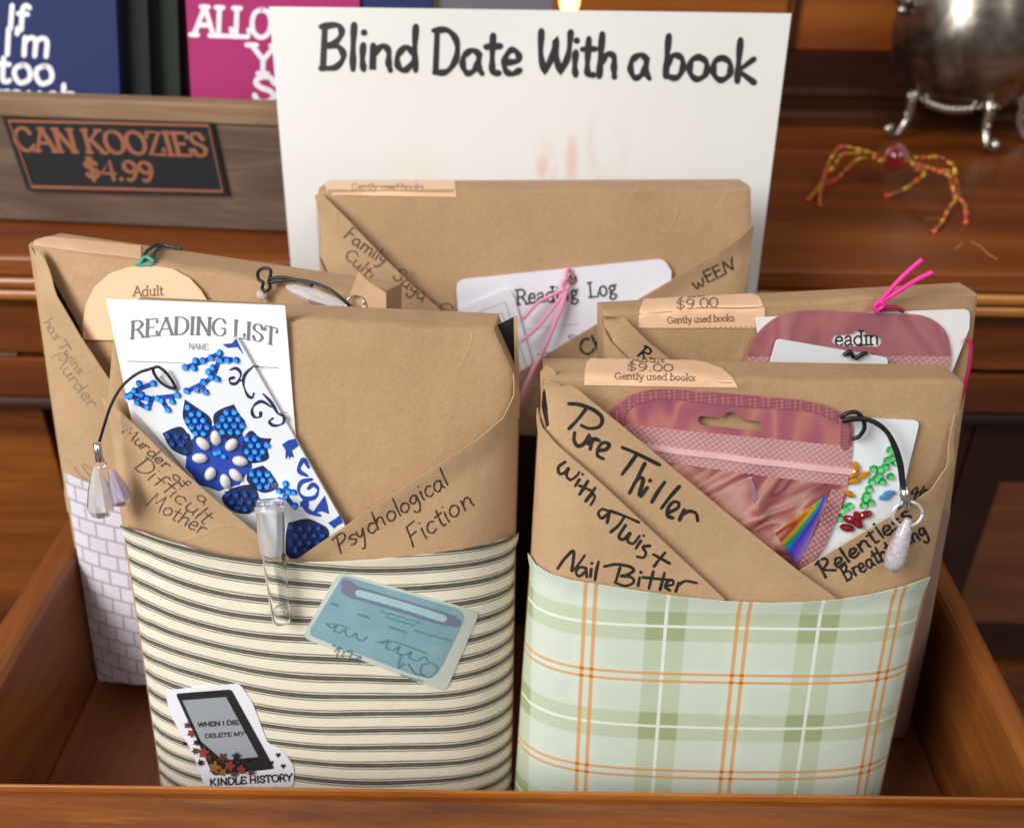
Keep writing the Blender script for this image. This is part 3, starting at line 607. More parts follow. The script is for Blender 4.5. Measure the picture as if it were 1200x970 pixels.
# ------------------------------------------------------------------ books
class Book:
    def __init__(s, name, label, Y0, lean, yaw, T, left, right, D, P, kr=KR1):
        l, a = math.radians(lean), math.radians(yaw)
        n = V((0, -math.cos(l), math.sin(l))); s.n = Matrix.Rotation(a, 3, 'Z') @ n
        u = V((0, math.sin(l), math.cos(l))); s.u = Matrix.Rotation(a, 3, 'Z') @ u; s.w = s.u.cross(s.n) * -1
        if s.w.x < 0: s.w = -s.w
        s.T = T; s.p0 = V((0, Y0, T * math.sin(l))); s.Dv, s.Pv = D, P
        s.L, s.R = s.edge(left), s.edge(right); s.ctr = ((left[1][0] + right[1][0]) / 2, (left[1][1] + right[-1][1]) / 2); s.root = thing(name, label, 'book', (s.p0.x + (s.L[-1].x + s.R[-1].x) / 2, Y0, 0), 'paper wrapped books in the drawer')
    def lerp(s, arr, v):
        x = max(0, min(1, v)) * (len(arr) - 1); i = min(int(x), len(arr) - 2); t = x - i; return arr[i] * (1 - t) + arr[i + 1] * t
    def edge(s, px):
        k = len(px); out = []
        for i, q in enumerate(px): out.append(hit_plane(s.p0 - s.n * s.lerp(s.Dv, i / k), s.n)(*q)[0])
        a, b = out[-2], out[-1]; d = (b - a).normalized(); zt = s.T * .22 + .0006 - .0002
        out.append(b + d * ((b.z - zt) / -d.z)); s.nrow = k
        return out
    def S(s, q, v, off=0.0):
        L, R_ = s.lerp(s.L, v), s.lerp(s.R, v); D, p = s.lerp(s.Dv, v), s.lerp(s.Pv, v)
        b = L + (R_ - L) * ((q + 1) / 2); a = min(1, abs(q))
        return b + s.n * (D * (1 - a ** p) ** (1 / p) + off * (1 - a ** 8) + (.0008 * off / .004 if off else 0))
    def qs(s, N=41): return [math.sin((i / (N - 1) * 2 - 1) * math.pi / 2) for i in range(N)]
    def grid(s, off, NV=36):
        Q = s.qs(); v = [s.S(q, j / (NV - 1), off) for j in range(NV) for q in Q]; N = len(Q)
        f = [(j * N + i, j * N + i + 1, (j + 1) * N + i + 1, (j + 1) * N + i) for j in range(NV - 1) for i in range(N - 1)]
        return v, f
    def layer(s, off, flat=None):
        return hit_bvh(*s.grid(off), fallback=hit_plane(s.p0 + s.n * (off - .004), s.n), clamp=s.ctr)
    def flat(s, off): return hit_plane(s.p0 + s.n * off, s.n)
    def uv(s, p): d = p - s.p0; return (d.dot(s.w) * 100, d.dot(s.u) * 100)
    def body(s, mat=KR1, NV=34, bow=0.0):
        Q = s.qs(41); N = len(Q); v, f = [], []
        rows = [(None, .0045, 0), (None, .0018, .0013), (0, 0, 0)] + [(j / (NV - 1), 0, 0) for j in range(1, NV)]
        rnd = random.Random(s.root.name); ph = rnd.random() * 9
        for (vv, back, up) in rows:
            w_ = vv if vv is not None else 0
            L, R_ = s.lerp(s.L, w_), s.lerp(s.R, w_); D = s.lerp(s.Dv, w_)
            for q in Q:
                p = s.S(q, w_) - s.n * back
                if vv is None: p = p + s.u * .0011 * (1 if back > .004 else .75)
                p = p + s.n * (.00045 * math.sin(q * 5 + w_ * 7 + ph) + .0003 * math.sin(q * 11 - w_ * 13 + ph)) + s.u * ((.0005 * math.sin(q * 6 + ph) + .0003 * math.sin(q * 15 + ph * 2)) * max(0, 1 - w_ * 8))
                v.append(p)
            for q in reversed(Q):
                b = L + (R_ - L) * ((q + 1) / 2) - s.n * max(s.T - D, .004)
                if vv is None: b = b + s.u * .0011 + s.n * .0015 * (1 - abs(q)) * 0
                v.append(b)
        M = 2 * N
        for j in range(len(rows) - 1):
            f += [(j * M + k, j * M + (k + 1) % M, (j + 1) * M + (k + 1) % M, (j + 1) * M + k) for k in range(M)]
        f += [(M - 1 - i, M - 2 - i, i + 1, i) for i in range(N - 1)]
        b = (len(rows) - 1) * M; f += [(b + i, b + i + 1, b + M - 2 - i, b + M - 1 - i) for i in range(N - 1)]
        o = mk('paper_wrap', v, f, mat, s.root, True)
        e = o.modifiers.new('crease', 'EDGE_SPLIT'); e.split_angle = .7
        s.bv = hit_bvh(v, f, s.layer(0), clamp=s.ctr); return o
    def flap(s, poly, off, free, lift=.002, fall=14, mat=KR2, name='folded_flap', step=9, solid=.00035):
        lf = (lambda x, y: lift * math.exp(-(seg_d(x, y, free) / fall) ** 2)) if free else None
        o, h = sheet(name, poly, s.layer(off), mat, s.root, 0, step, lf, solid=solid); return o, h
# ---- striped book, front left
B1 = Book('wrapped_book', 'kraft wrapped book with the cream and black striped paper band, front left', .262, 12, -3, .023,
    [(140, 366), (133, 410), (127, 470), (145, 615), (168, 768), (190, 920)], [(580, 387), (603, 437), (607, 485), (604, 625), (602, 770), (600, 920)], [.003, .004, .007, .015, .019, .017, .015], [5, 4.4, 3.6, 2.3, 2.0, 2.0, 2.1])
B1.body()
f, hL = B1.flap([(127, 464), (145, 478), (170, 502), (200, 532), (250, 577), (300, 618), (350, 664), (350, 700), (160, 690), (146, 615), (136, 540)], .0056, [(130, 464), (170, 502), (250, 577), (312, 630)], .0028, 18)
ink('handwriting', [dict(text='Murder', p0=(142, 505), p1=(194, 551), cap=14, wpx=1.4, jit=.35, skew=.12), dict(text='of', p0=(200, 558), p1=(217, 573), cap=11, wpx=1.3, jit=.25), dict(text='a', p0=(229, 583), p1=(240, 592), cap=13, wpx=1.3),
    dict(text='Difficult', p0=(156, 547), p1=(241, 616), cap=19, wpx=1.4, jit=.35, skew=.12), dict(text='Mother', p0=(170, 592), p1=(238, 627), cap=19, wpx=1.4, jit=.35, skew=.12)], INKB, f, hL)
f, hR = B1.flap([(603, 437), (608, 480), (606, 560), (604, 700), (340, 700), (343, 657), (420, 604), (500, 552), (560, 512), (588, 488), (599, 462)], .0050, [(345, 656), (420, 604), (560, 512), (599, 465)], .0018, 16)
ink('handwriting', [dict(text='Psychological', p0=(396, 650), p1=(527, 567), cap=21, wpx=1.8, jit=.3, skew=.12), dict(text='Fiction', p0=(483, 642), p1=(556, 590), cap=24, wpx=1.8, jit=.3, skew=.15)], INKM, f, hR)
# open fold at the upper right corner, a dark sheet paints the shade in the gap
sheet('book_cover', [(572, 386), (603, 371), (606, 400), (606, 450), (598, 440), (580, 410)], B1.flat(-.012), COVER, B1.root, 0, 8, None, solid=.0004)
sheet('corner_fold', [(602, 370), (606, 371), (608, 420), (609, 490), (604, 490), (603, 440)], B1.flat(-.010), KR2, B1.root, 0, 8, None, solid=.0004)
bl, hB = B1.flap([(145, 614), (172, 622), (205, 633), (240, 644), (270, 650), (330, 657), (390, 656), (440, 653), (500, 647), (540, 641), (575, 634), (604, 624), (603, 770), (601, 905), (600, 958), (195, 958), (184, 880), (168, 768)], .0078, [(145, 615), (205, 633), (270, 650), (330, 657), (440, 653), (540, 641), (604, 625)], .0016, 12, M_STR, 'striped_band', 8, .0003)
def wavy(p):   # the striped paper was not cut square: its print dips at the left and sags a little
    x, y = B1.uv(p); t_ = max(0, min(1, (x + 14.5) / 7.5)); return (x, y - .75 * (1 - t_) ** 2 * min(1, max(.25, (y - 1) / 10)) + .05 * math.sin(x * .9 + y * .5) + .04 * math.sin(x * .45 - y * 1.1))
bl.data.uv_layers[0].data.foreach_set('uv', [c for l in bl.data.loops for c in wavy(bl.data.vertices[l.vertex_index].co + worldloc(B1.root))])
# stickers on the band
TEAL = NT('teal_sticker', .3); v = TEAL.coord('Object'); nz = TEAL.noise(v, 70, 4, .6, .5)
TEAL.col(TEAL.mix(TEAL.ramp(nz, [(.35, '000000'), (.7, 'c0c0c0')]), '7ba3b0', '98b8bc')); TEAL.set('Coat Weight', .3); TEAL = TEAL.m
FILM = stock('milky_sticker_film', 'c9d1c8', .3)
s1, h1 = sheet('library_card_sticker', rounded([(397, 669), (562, 716), (522, 810), (354, 746)], 10), hB, FILM, B1.root, .0004, 9, None, solid=.0003)
s2, h2 = sheet('card_print', rounded([(402, 674), (548, 716), (508, 799), (360, 743)], [6, 18, 24, 10]), h1, TEAL, s1, .0002, 9, None, solid=.00005)
PURP = plain('card_purple_print', '7b7d92', .4); TEALL = plain('card_pale_print', 'a5c6cc', .4); TEALD = plain('card_dark_script', '557d92', .4); TEALM = plain('card_mid_print', '5c8ea3', .4)
mb = MB()
for st, m_ in ((strokes_px([[(404, 690), (416, 697)], [(522, 727), (534, 729)], [(404, 683), (415, 690)]], 10), 0), (strokes_px([[(413, 686), (470, 703), (532, 722)], [(412, 698), (470, 716), (520, 731)]], 2.6), 0), (strokes_px([[(420, 694), (470, 708), (520, 724)]], 8.5), 1)):
    r = ribbons(st, h2, .0003 if not m_ else .0004); mb.add(r.v, r.f, m_)
scr = [[(383, 729), (389, 733), (395, 727), (391, 738), (398, 741), (404, 733), (405, 744), (411, 746), (417, 738), (418, 748), (424, 751), (430, 742)], [(381, 727), (396, 726), (410, 731)], [(446, 752), (455, 744), (452, 758), (460, 762), (468, 752), (465, 766), (474, 768), (482, 760), (479, 772), (488, 776), (497, 767), (501, 775)], [(440, 750), (462, 746), (500, 760)], [(470, 765), (466, 782), (473, 776)], [(392, 763), (398, 757), (394, 769)], [(403, 762), (412, 762), (409, 771), (401, 770), (403, 762)], [(413, 775), (422, 768), (420, 778)], [(494, 778), (506, 776), (512, 784), (503, 793), (493, 788), (494, 778)], [(478, 777), (486, 788), (497, 790)]]
scr = [[(x, 735 + (x - 383) * .32 + (y - 735 - (x - 383) * .32) * .62) for x, y in l] if k < 4 else l for k, l in enumerate(scr)]
r = ribbons(strokes_px(scr, .95), h2, .0003); mb.add(r.v, r.f, 2)
rl = [[(430, 702), (500, 722)], [(446, 715), (493, 729)], [(452, 722), (486, 732)], [(388, 706), (396, 708)], [(420, 719), (432, 722)], [(455, 733), (476, 740)], [(486, 738), (530, 750)], [(390, 755), (425, 770)], [(470, 790), (496, 797)]]
r = ribbons([[(x, y, 1.6) for x, y in [(a[0] + (b[0] - a[0]) * k / 8, a[1] + (b[1] - a[1]) * k / 8 + (k % 2) * 1.2)] for _ in (0,)] + [(a[0] + (b[0] - a[0]) * (k + .6) / 8, a[1] + (b[1] - a[1]) * (k + .6) / 8, 1.3)] for a, b in rl for k in range(8)], h2, .0003); mb.add(r.v, r.f, 3)
mb.build('card_lettering', [PURP, TEALL, TEALD, TEALM], s2, False)
o, h1 = sheet('reader_sticker', rounded([(194, 808), (281, 800), (296, 822), (314, 870), (330, 876), (345, 897), (344, 921), (241, 922), (226, 880), (200, 836)], 6), hB, CARDB, B1.root, .0004, 7, None, solid=.0003)
o2, h2 = sheet('reader_frame', rounded([(206, 812), (271, 807), (322, 900), (250, 908)], 4), h1, PRINT, o, .0002, 7, None, solid=.00005)
SCRN = stock('grey_screen', '9aa0a8', .4)
o3, h3 = sheet('reader_screen', [(214, 820), (265, 816), (303, 886), (262, 890), (236, 868)], h2, SCRN, o2, .0002, 7, None, solid=.00005)
ink('sticker_lettering', [dict(text='WHEN I DIE', p0=(232, 851), p1=(280, 848), cap=5, wpx=1.3, font=ROM), dict(text='DELETE MY', p0=(240, 864), p1=(287, 861), cap=4.5, wpx=1, font=ROM)], PRINT, o3, h3)
ink('sticker_lettering', [dict(text='KINDLE HISTORY', p0=(246, 920), p1=(343, 914), cap=8, wpx=1.9, font=ROM)], PRINT, o, h1)
fm = MB(); rnd = random.Random(3)
for (x, y, r_, k) in [(225, 858, 6, 0), (232, 868, 5, 2), (240, 880, 8, 0), (236, 892, 5, 2), (252, 898, 9, 1), (246, 886, 5, 3), (262, 886, 7, 3), (270, 896, 8, 0), (278, 884, 6, 2), (284, 900, 7, 0), (295, 903, 5, 3), (262, 903, 6, 1), (221, 848, 5, 3), (290, 889, 4, 2), (230, 878, 5, 3), (275, 905, 5, 3), (217, 870, 3, 2)]:
    pts = []
    for a in range(20):
        rr = r_ * .85 * (.8 + .26 * math.cos(a * math.pi / 2 + x)) * rnd.uniform(.92, 1.08); co, no = h1(x + rr * math.cos(a * math.pi / 10), y + rr * math.sin(a * math.pi / 10)); pts.append(co + no * (.0006 + .00006 * (x % 9)))
    fm.add(pts, [tuple(range(20))[::-1]], k)
fm.build('printed_flowers', [plain('flower_rust', '8c3e32', .5), plain('flower_ochre', '96662e', .5), plain('flower_dark', '26221f', .5), plain('flower_brown', '5c3a30', .5)], o, False)
hm = MB()
for (x, y) in [(326, 884), (332, 897), (318, 893)]:
    pts = []
    for a in [(0, 3), (-3, -1), (-1.6, -3), (0, -1.6), (1.6, -3), (3, -1)]: co, no = h1(x + a[0], y + a[1]); pts.append(co + no * .0003)
    hm.add(pts, [tuple(range(6))[::-1]])
hm.build('printed_hearts', PRINT, o, False)

# ---- plaid book, front right
B2 = Book('wrapped_book', 'kraft wrapped book with the green and orange plaid paper band', .262, 12, 0, .022,
    [(637, 441), (630, 520), (622, 655), (612, 790), (603, 922)], [(1127, 449), (1114, 540), (1085, 675), (1058, 800), (1030, 930)], [.003, .004, .011, .014, .013, .011], [6, 5, 3.0, 2.4, 2.3, 2.4])
B2.body()
f, h = B2.flap([(1119, 486), (1116, 540), (1100, 620), (1086, 690), (1080, 735), (940, 740), (900, 720), (925, 672), (980, 640), (1040, 604), (1088, 572), (1106, 546)], .0042, [(925, 672), (1000, 628), (1088, 572), (1110, 540)], .0015, 14)
ink('handwriting', [dict(text='Relentless', p0=(966, 678), p1=(1070, 606), cap=20, wpx=3, jit=.25), dict(text='&', p0=(1071, 588), p1=(1088, 572), cap=13, wpx=2.4), dict(text='Breathtaking', p0=(992, 681), p1=(1088, 626), cap=19, wpx=2.8, jit=.25)], INK, f, h)
f, h = B2.flap([(641, 431), (652, 433), (680, 456), (705, 477), (740, 506), (800, 556), (860, 606), (932, 664), (986, 703), (990, 740), (640, 720), (632, 600), (634, 470)], .0056, [(652, 433), (740, 506), (860, 606), (932, 664), (983, 700)], .0022, 16)
def traced(name, strokes, ox, oy, sc, wpx, mat, parent, hit):
    """handwriting drawn stroke by stroke"""
    mb = MB(); rnd = random.Random(len(strokes))
    for i, l in enumerate(strokes):
        q = crom([(x / sc + ox, y / sc + oy) for x, y in l], 7) if len(l) > 1 else [(l[0][0] / sc + ox, l[0][1] / sc + oy)]
        n = len(q); r = ribbons([[(x, y, wpx * (1 + .13 * math.sin(k * 5 / n + i * 2.3) - (.18 if k == n - 1 and n > 3 else 0))) for k, (x, y) in enumerate(q)]], hit, .00012 + .000012 * (i % 6)); mb.add(r.v, r.f)
    return mb.build(name, mat, parent, False)
traced('handwriting', [[(262, 160), (300, 163), (350, 182), (380, 210), (372, 240), (335, 248), (305, 236)], [(322, 180), (295, 215), (262, 250)], [(283, 262), (281, 290), (295, 310), (318, 300), (334, 272)], [(334, 272), (330, 303)], [(345, 284), (338, 322)], [(341, 302), (354, 285), (372, 292)], [(366, 326), (394, 322), (406, 305), (386, 298), (368, 315), (364, 343), (386, 356)],
    [(452, 315), (500, 335), (585, 377)], [(505, 337), (482, 370), (450, 412)], [(532, 372), (505, 425), (477, 478)], [(492, 445), (512, 424), (526, 430), (511, 484)], [(541, 457), (518, 488)], [(551, 433)], [(603, 438), (580, 470), (556, 510)], [(655, 453), (622, 490), (590, 532)], [(618, 546), (648, 530), (652, 512), (634, 508), (616, 528), (613, 556), (632, 566)], [(672, 535), (655, 572)], [(662, 554), (690, 541), (714, 550), (720, 576)]], 580, 420, 3.031, 4.3, INK, f, h)
f, h = B2.flap([(631, 478), (638, 500), (656, 521), (700, 560), (760, 616), (848, 699), (850, 740), (615, 720), (622, 655), (628, 560)], .0070, [(632, 482), (656, 521), (700, 560), (760, 616), (846, 697)], .0016, 14)
traced('handwriting', [[(250, 366), (227, 384), (228, 407), (248, 405), (262, 388), (254, 414), (268, 430), (290, 416), (300, 402)], [(300, 428), (285, 452)], [(311, 410)], [(330, 434), (300, 482)], [(300, 450), (346, 470)], [(356, 458), (322, 506)], [(330, 492), (348, 481), (354, 494), (340, 520)], [(404, 541), (380, 534), (367, 550), (380, 566), (404, 548)], [(408, 543), (398, 582)],
    [(410, 540), (460, 558), (512, 581)], [(460, 560), (440, 590), (410, 616)], [(464, 590), (440, 630), (456, 641), (480, 618), (470, 645), (490, 656), (514, 628)], [(518, 646), (500, 674)], [(528, 628)], [(550, 664), (526, 668), (536, 690), (526, 706), (503, 702)], [(604, 688), (582, 714), (564, 738)], [(562, 694), (620, 726)]], 580, 420, 3.031, 3.4, INK, f, h)
traced('handwriting', [[(222, 746), (246, 712), (278, 682), (278, 720), (273, 754), (298, 728), (320, 696)], [(324, 744), (302, 740), (288, 758), (300, 772), (322, 755)], [(324, 744), (326, 774)], [(342, 746), (339, 774)], [(344, 726)], [(368, 720), (360, 752), (355, 787)]], 580, 420, 3.031, 3.3, INK, f, h)
traced('handwriting', [[(388, 738), (430, 730), (478, 738), (492, 753), (466, 768), (444, 771), (444, 771), (484, 776), (492, 794), (462, 806), (424, 794)], [(444, 742), (428, 794)], [(514, 776), (508, 806)], [(518, 758)], [(562, 755), (546, 816)], [(602, 760), (586, 820)], [(525, 776), (626, 786)], [(610, 806), (632, 801), (631, 786), (615, 790), (605, 810), (622, 823)], [(652, 795), (642, 826)], [(648, 806), (676, 789), (717, 796)]], 580, 420, 3.031, 3.4, INK, f, h)
sheet('corner_fold', [(633, 436), (641, 428), (652, 436), (648, 448), (640, 444), (634, 476)], B2.flat(-.004), KR2, B2.root, 0, 6, None, solid=.0004)
bl, hB2 = B2.flap([(621, 648), (630, 660), (645, 670), (670, 677), (700, 682), (750, 690), (800, 697), (850, 702), (900, 704), (940, 703), (980, 700), (1020, 694), (1055, 685), (1086, 674), (1058, 800), (1030, 930), (1022, 968), (600, 962), (603, 922), (612, 790)], .0082, [(621, 648), (670, 677), (800, 697), (900, 704), (980, 700), (1055, 685), (1086, 674)], .0016, 12, M_PLAID, 'plaid_band', 8, .0003)
bl.data.uv_layers[0].data.foreach_set('uv', [c for l in bl.data.loops for c in B2.uv(bl.data.vertices[l.vertex_index].co + worldloc(B2.root))])
def arcpts(cx, cy, rx, ry, a0, a1, n=14): return [(cx + rx * math.cos(math.radians(a0 + (a1 - a0) * i / n)), cy - ry * math.sin(math.radians(a0 + (a1 - a0) * i / n))) for i in range(n + 1)]
o, h = sheet('price_sticker', [(685, 451), (685, 437), (687, 426), (692, 420)] + [(760, 419), (800, 420), (825, 425), (845, 432), (858, 443), (865, 454)], B2.bv, PEACH, B2.root, .0004, 5, None, solid=.0002)
ink('price_lettering', [dict(text='Adult', p0=(739, 424), p1=(779, 425), cap=4.5, wpx=1, font=ROM, serif=.8), dict(text='$9.00', p0=(734, 434.5), p1=(789, 435.5), cap=8.5, wpx=1.4, font=ROM, serif=.8, contrast=.4), dict(text='Gently used books', p0=(720, 444.5), p1=(815, 446.5), cap=7.5, wpx=1.05, font=ROM, serif=.8)], PRINTB, o, h)

sheet('book_cover', [(632, 444), (636, 446), (639, 470), (643, 498), (640, 500), (634, 476)], B2.layer(.0060), COVER, B2.root, 0, 6, None, solid=.0002)  # dark sheet painting the shaded gap at the left corner
# ---- brick pattern book, behind the striped one
B3 = Book('wrapped_book', 'kraft wrapped book with the white brick pattern band, behind the striped one', .297, 11, -14, .024,
    [(34, 286), (52, 400), (75, 556), (96, 680), (115, 793)], [(449, 348), (450, 430), (452, 540), (454, 660), (455, 780)], [.003, .004, .006, .006, .006, .006], [5, 4, 3, 3, 3, 3])
B3.body()
o, hs = sheet('price_sticker', [(40, 276), (165, 289), (166, 303), (100, 296), (40, 288)], B3.bv, PEACH, B3.root, .0004, 6, None, solid=.0002)
f, h = B3.flap([(40, 285), (53, 305), (73, 345), (100, 392), (140, 452), (180, 490), (220, 530), (260, 590), (260, 640), (76, 600), (75, 560), (52, 400)], .004, [(72, 345), (100, 392), (140, 452), (180, 490)], .0032, 22)
ink('handwriting', [dict(text='has Twins', p0=(50, 378), p1=(92, 440), cap=12, wpx=1.2, jit=.3), dict(text='Murder', p0=(60, 418), p1=(106, 480), cap=15, wpx=1.3, jit=.3)], INKF, f, h)
ink('handwriting', [dict(text='S', p0=(84, 548), p1=(112, 572), cap=14, wpx=1.2)], INKF, f, h)
sheet('book_cover', [(37, 289), (54, 316), (74, 350), (92, 382), (102, 412), (84, 400), (60, 350), (44, 312)], B3.layer(.0010), COVER, B3.root, 0, 8, None, solid=.0002)  # dark wedge painting the shade under the lifted flap
f2, h2 = B3.flap([(35, 287), (44, 320), (62, 370), (84, 415), (100, 436), (100, 425), (84, 386), (60, 335)], .0022, [(60, 335), (84, 386)], .001, 10)
bl, hB3 = B3.flap([(75, 553), (90, 560), (110, 568), (130, 575), (180, 588), (240, 600), (240, 800), (160, 802), (115, 797), (96, 680)], .0052, None, 0, 1, M_BRICK, 'brick_pattern_band', 9, .0003)
bl.data.uv_layers[0].data.foreach_set('uv', [c for l in bl.data.loops for c in B3.uv(bl.data.vertices[l.vertex_index].co + worldloc(B3.root))])
sheet('corner_fold', [(420, 318), (432, 330), (457, 341), (457, 375), (400, 372), (412, 340)], B3.flat(.003), KR2, B3.root, 0, 8, lambda x, y: .004 * max(0, (x - 430) / 27), solid=.0004)

# ---- tall book at the back
B4 = Book('wrapped_book', 'largest kraft wrapped book at the back, in front of the white paper sign', .398, 11, 0, .030,
    [(373, 224), (376, 330), (398, 470), (418, 590), (436, 700)], [(880, 222), (880, 300), (862, 440), (846, 560), (832, 680)], [.003, .004, .006, .006, .006, .006], [6, 5, 3, 3, 3, 3])
B4.body()
o, h = sheet('price_sticker', [(382, 224), (379, 215), (384, 207), (395, 204), (450, 206), (522, 209), (533, 213), (535, 231), (460, 230), (390, 229)], B4.bv, PEACH, B4.root, .0004, 5, None, solid=.0002)
ink('price_lettering', [dict(text='Gently used books', p0=(412, 222.5), p1=(497, 223.5), cap=7, wpx=.95, font=ROM, serif=.8), dict(text='..............', p0=(392, 228), p1=(432, 229), cap=3, wpx=.9, font=ROM)], PRINTS, o, h)
f, h = B4.flap([(371, 218), (390, 236), (415, 262), (450, 300), (490, 338), (538, 380), (580, 425), (560, 520), (400, 520), (385, 400), (373, 300), (371, 250)], .003, [(373, 220), (415, 262), (490, 338), (535, 378)], .003, 16)
ink('handwriting', [dict(text='Family', p0=(402, 278), p1=(450, 312), cap=16, wpx=1.7, jit=.2), dict(text='Saga', p0=(459, 325), p1=(495, 354), cap=16, wpx=1.7, jit=.2), dict(text='-', p0=(502, 353), p1=(509, 359), cap=12, wpx=1.6), dict(text='C', p0=(512, 362), p1=(524, 372), cap=14, wpx=1.7), dict(text='Cultural', p0=(402, 300), p1=(458, 352), cap=14, wpx=1.6, jit=.3)], INKB, f, h)
f, h = B4.flap([(371, 236), (369, 262), (374, 300), (384, 322), (400, 340), (400, 420), (384, 400), (373, 300)], .0042, [(371, 240), (384, 322), (400, 340)], .0012, 8)
f, h = B4.flap([(880, 262), (880, 300), (866, 400), (850, 520), (560, 520), (600, 440), (660, 402), (720, 366), (790, 325), (840, 295), (868, 276)], .0026, [(600, 440), (720, 366), (840, 295), (879, 264)], .002, 12)
HAND['E'] = (5, "4.4 8.6 1 8.6 1 8.6 1 .2 1 .2 4.6 .2|1 4.6 4 4.8")
ink('handwriting', [dict(text='wEEN', p0=(814, 340), p1=(864, 314), cap=15, wpx=2, jit=.2)], INK, f, h)
ink('handwriting', [dict(text='Ch', p0=(683, 418), p1=(712, 404), cap=18, wpx=2.6)], INK, f, h)
bl, hB4 = B4.flap([(384, 480), (500, 500), (640, 512), (760, 508), (855, 490), (832, 680), (820, 760), (440, 760), (418, 590)], .0045, None, 0, 1, M_FLORAL, 'dark_floral_band', 12, .0003)

# ---- book on the right, behind the plaid one
B5 = Book('wrapped_book', 'kraft wrapped book with the dusty rose band, behind the plaid one', .300, 11, 7, .016,
    [(707, 367), (707, 440), (702, 560), (698, 680), (694, 800)], [(1144, 343), (1132, 450), (1112, 600), (1086, 740), (1062, 858)], [.003, .003, .003, .003, .003, .003], [6, 5, 5, 5, 5, 5])
B5.body()
o, h = sheet('price_sticker', [(748, 384), (749, 366), (754, 352), (764, 346), (800, 343), (850, 341), (876, 342), (890, 349), (896, 362), (896, 384)], B5.bv, PEACH, B5.root, .0004, 5, None, solid=.0002)
ink('price_lettering', [dict(text='Adult', p0=(798, 349), p1=(831, 346.5), cap=4.5, wpx=1.05, font=ROM, serif=.8), dict(text='$9.00', p0=(792, 363), p1=(842, 359.5), cap=11, wpx=1.5, font=ROM, serif=.8, contrast=.4), dict(text='Gently used books', p0=(782, 379), p1=(861, 376), cap=7.5, wpx=1.0, font=ROM, serif=.8), dict(text='. . . . . . . . . . . . .', p0=(818, 384.5), p1=(894, 382), cap=4, wpx=1.3, font=ROM)], PRINTB, o, h)
f, h = B5.flap([(709, 349), (722, 360), (740, 380), (760, 400), (790, 424), (830, 460), (820, 560), (706, 540), (706, 440)], .003, [(709, 350), (740, 380), (786, 420)], .0024, 12)
ink('handwriting', [dict(text='Rom', p0=(746, 416), p1=(778, 441), cap=16, wpx=2.4, jit=.2)], INK, f, h)
f, h = B5.flap([(706, 358), (707, 380), (716, 400), (740, 424), (780, 460), (780, 540), (704, 520), (705, 430)], .0042, [(707, 362), (716, 400), (740, 424)], .001, 8)
bl, h = B5.flap([(1114, 598), (1087, 740), (1063, 858), (1058, 876), (760, 860), (780, 590), (1000, 606)], .0045, None, 0, 1, M_ROSE, 'dusty_rose_band', 12, .0003)
bl.data.uv_layers[0].data.foreach_set('uv', [c for l in bl.data.loops for c in B5.uv(bl.data.vertices[l.vertex_index].co + worldloc(B5.root))])
# ------------------------------------------------------------------ things tucked into the pockets
def card_thing(name, label, cat, poly, hit, mat, off=.0, solid=.0004, holes=(), step=10, group=None):
    """a flat card: the thing is the card sheet itself, anything printed on it is its child"""
    v, f, u = drape(poly, hit, off, step, None, holes)
    c = sum(v, V((0, 0, 0))) / len(v)
    o = mk(name, v, f, mat, None, True, u, solid=solid, loc=c); tag(o, label, cat, group)
    return o, hit_bvh(v, f, hit)
def p3(hit, px, py, off=0.0):
    co, no = hit(px, py); return co + no * off
def cord(name, lines, hit, r, m, parent, n=7):
    """lines: [(x, y, height above the surface)]"""
    mb = MB()
    for l in lines:
        mb.add(*tube([p3(hit, x, y, o) for x, y, o in crom(l, 7)], r, n))
    return mb.build(name, m, parent)
def cone_gem(r, h, n=8):
    v, f = [], []
    for k in range(n): a = 2 * math.pi * k / n; v.append((r * math.cos(a), r * math.sin(a), 0))
    for k in range(n): a = 2 * math.pi * (k + .5) / n; v.append((.62 * r * math.cos(a), .62 * r * math.sin(a), h))
    for k in range(n): f += [(k, (k + 1) % n, n + k), ((k + 1) % n, n + (k + 1) % n, n + k)]
    f.append(tuple(n + k for k in range(n))); return v, f
GEMMESH = {}
def gem(name, px, py, hit, mat, parent, r=.0011, h=.0008, squash=None):
    """one stone glued on a surface; copies share a mesh"""
    key = (name, mat.name, round(r, 5), squash)
    if key not in GEMMESH:
        me = bpy.data.meshes.new(name)
        if squash: v, f = ball((0, 0, 0), (r, r * squash, h * 1.2), 10, 6)
        else: v, f = cone_gem(r, h)
        me.from_pydata([tuple(x) for x in v], [], f); me.materials.append(mat); me.update()
        if not squash:
            me.materials.append({GEMB.name: GEMT, GEMN.name: GEMTN, GEMG.name: GEMTG}[mat.name]); me.polygons[len(f) - 1].material_index = 1
        if squash and 'pearl' in name: me.polygons.foreach_set('use_smooth', [True] * len(me.polygons))
        GEMMESH[key] = me
    o = bpy.data.objects.new(name, GEMMESH[key]); COL.objects.link(o); o.parent = parent
    co, no = hit(px, py); o.location = co + no * (.0001 if not squash else h * .4) - worldloc(parent); return o, no
GR = random.Random(11)
def orient(o, no, along, tilt=.16):
    z = (no.normalized() + V((GR.uniform(-tilt, tilt), GR.uniform(-tilt, tilt), GR.uniform(-tilt, tilt)))).normalized(); x = (along - z * along.dot(z)).normalized(); y = z.cross(x)
    o.rotation_euler = Matrix((x, y, z)).transposed().to_euler()

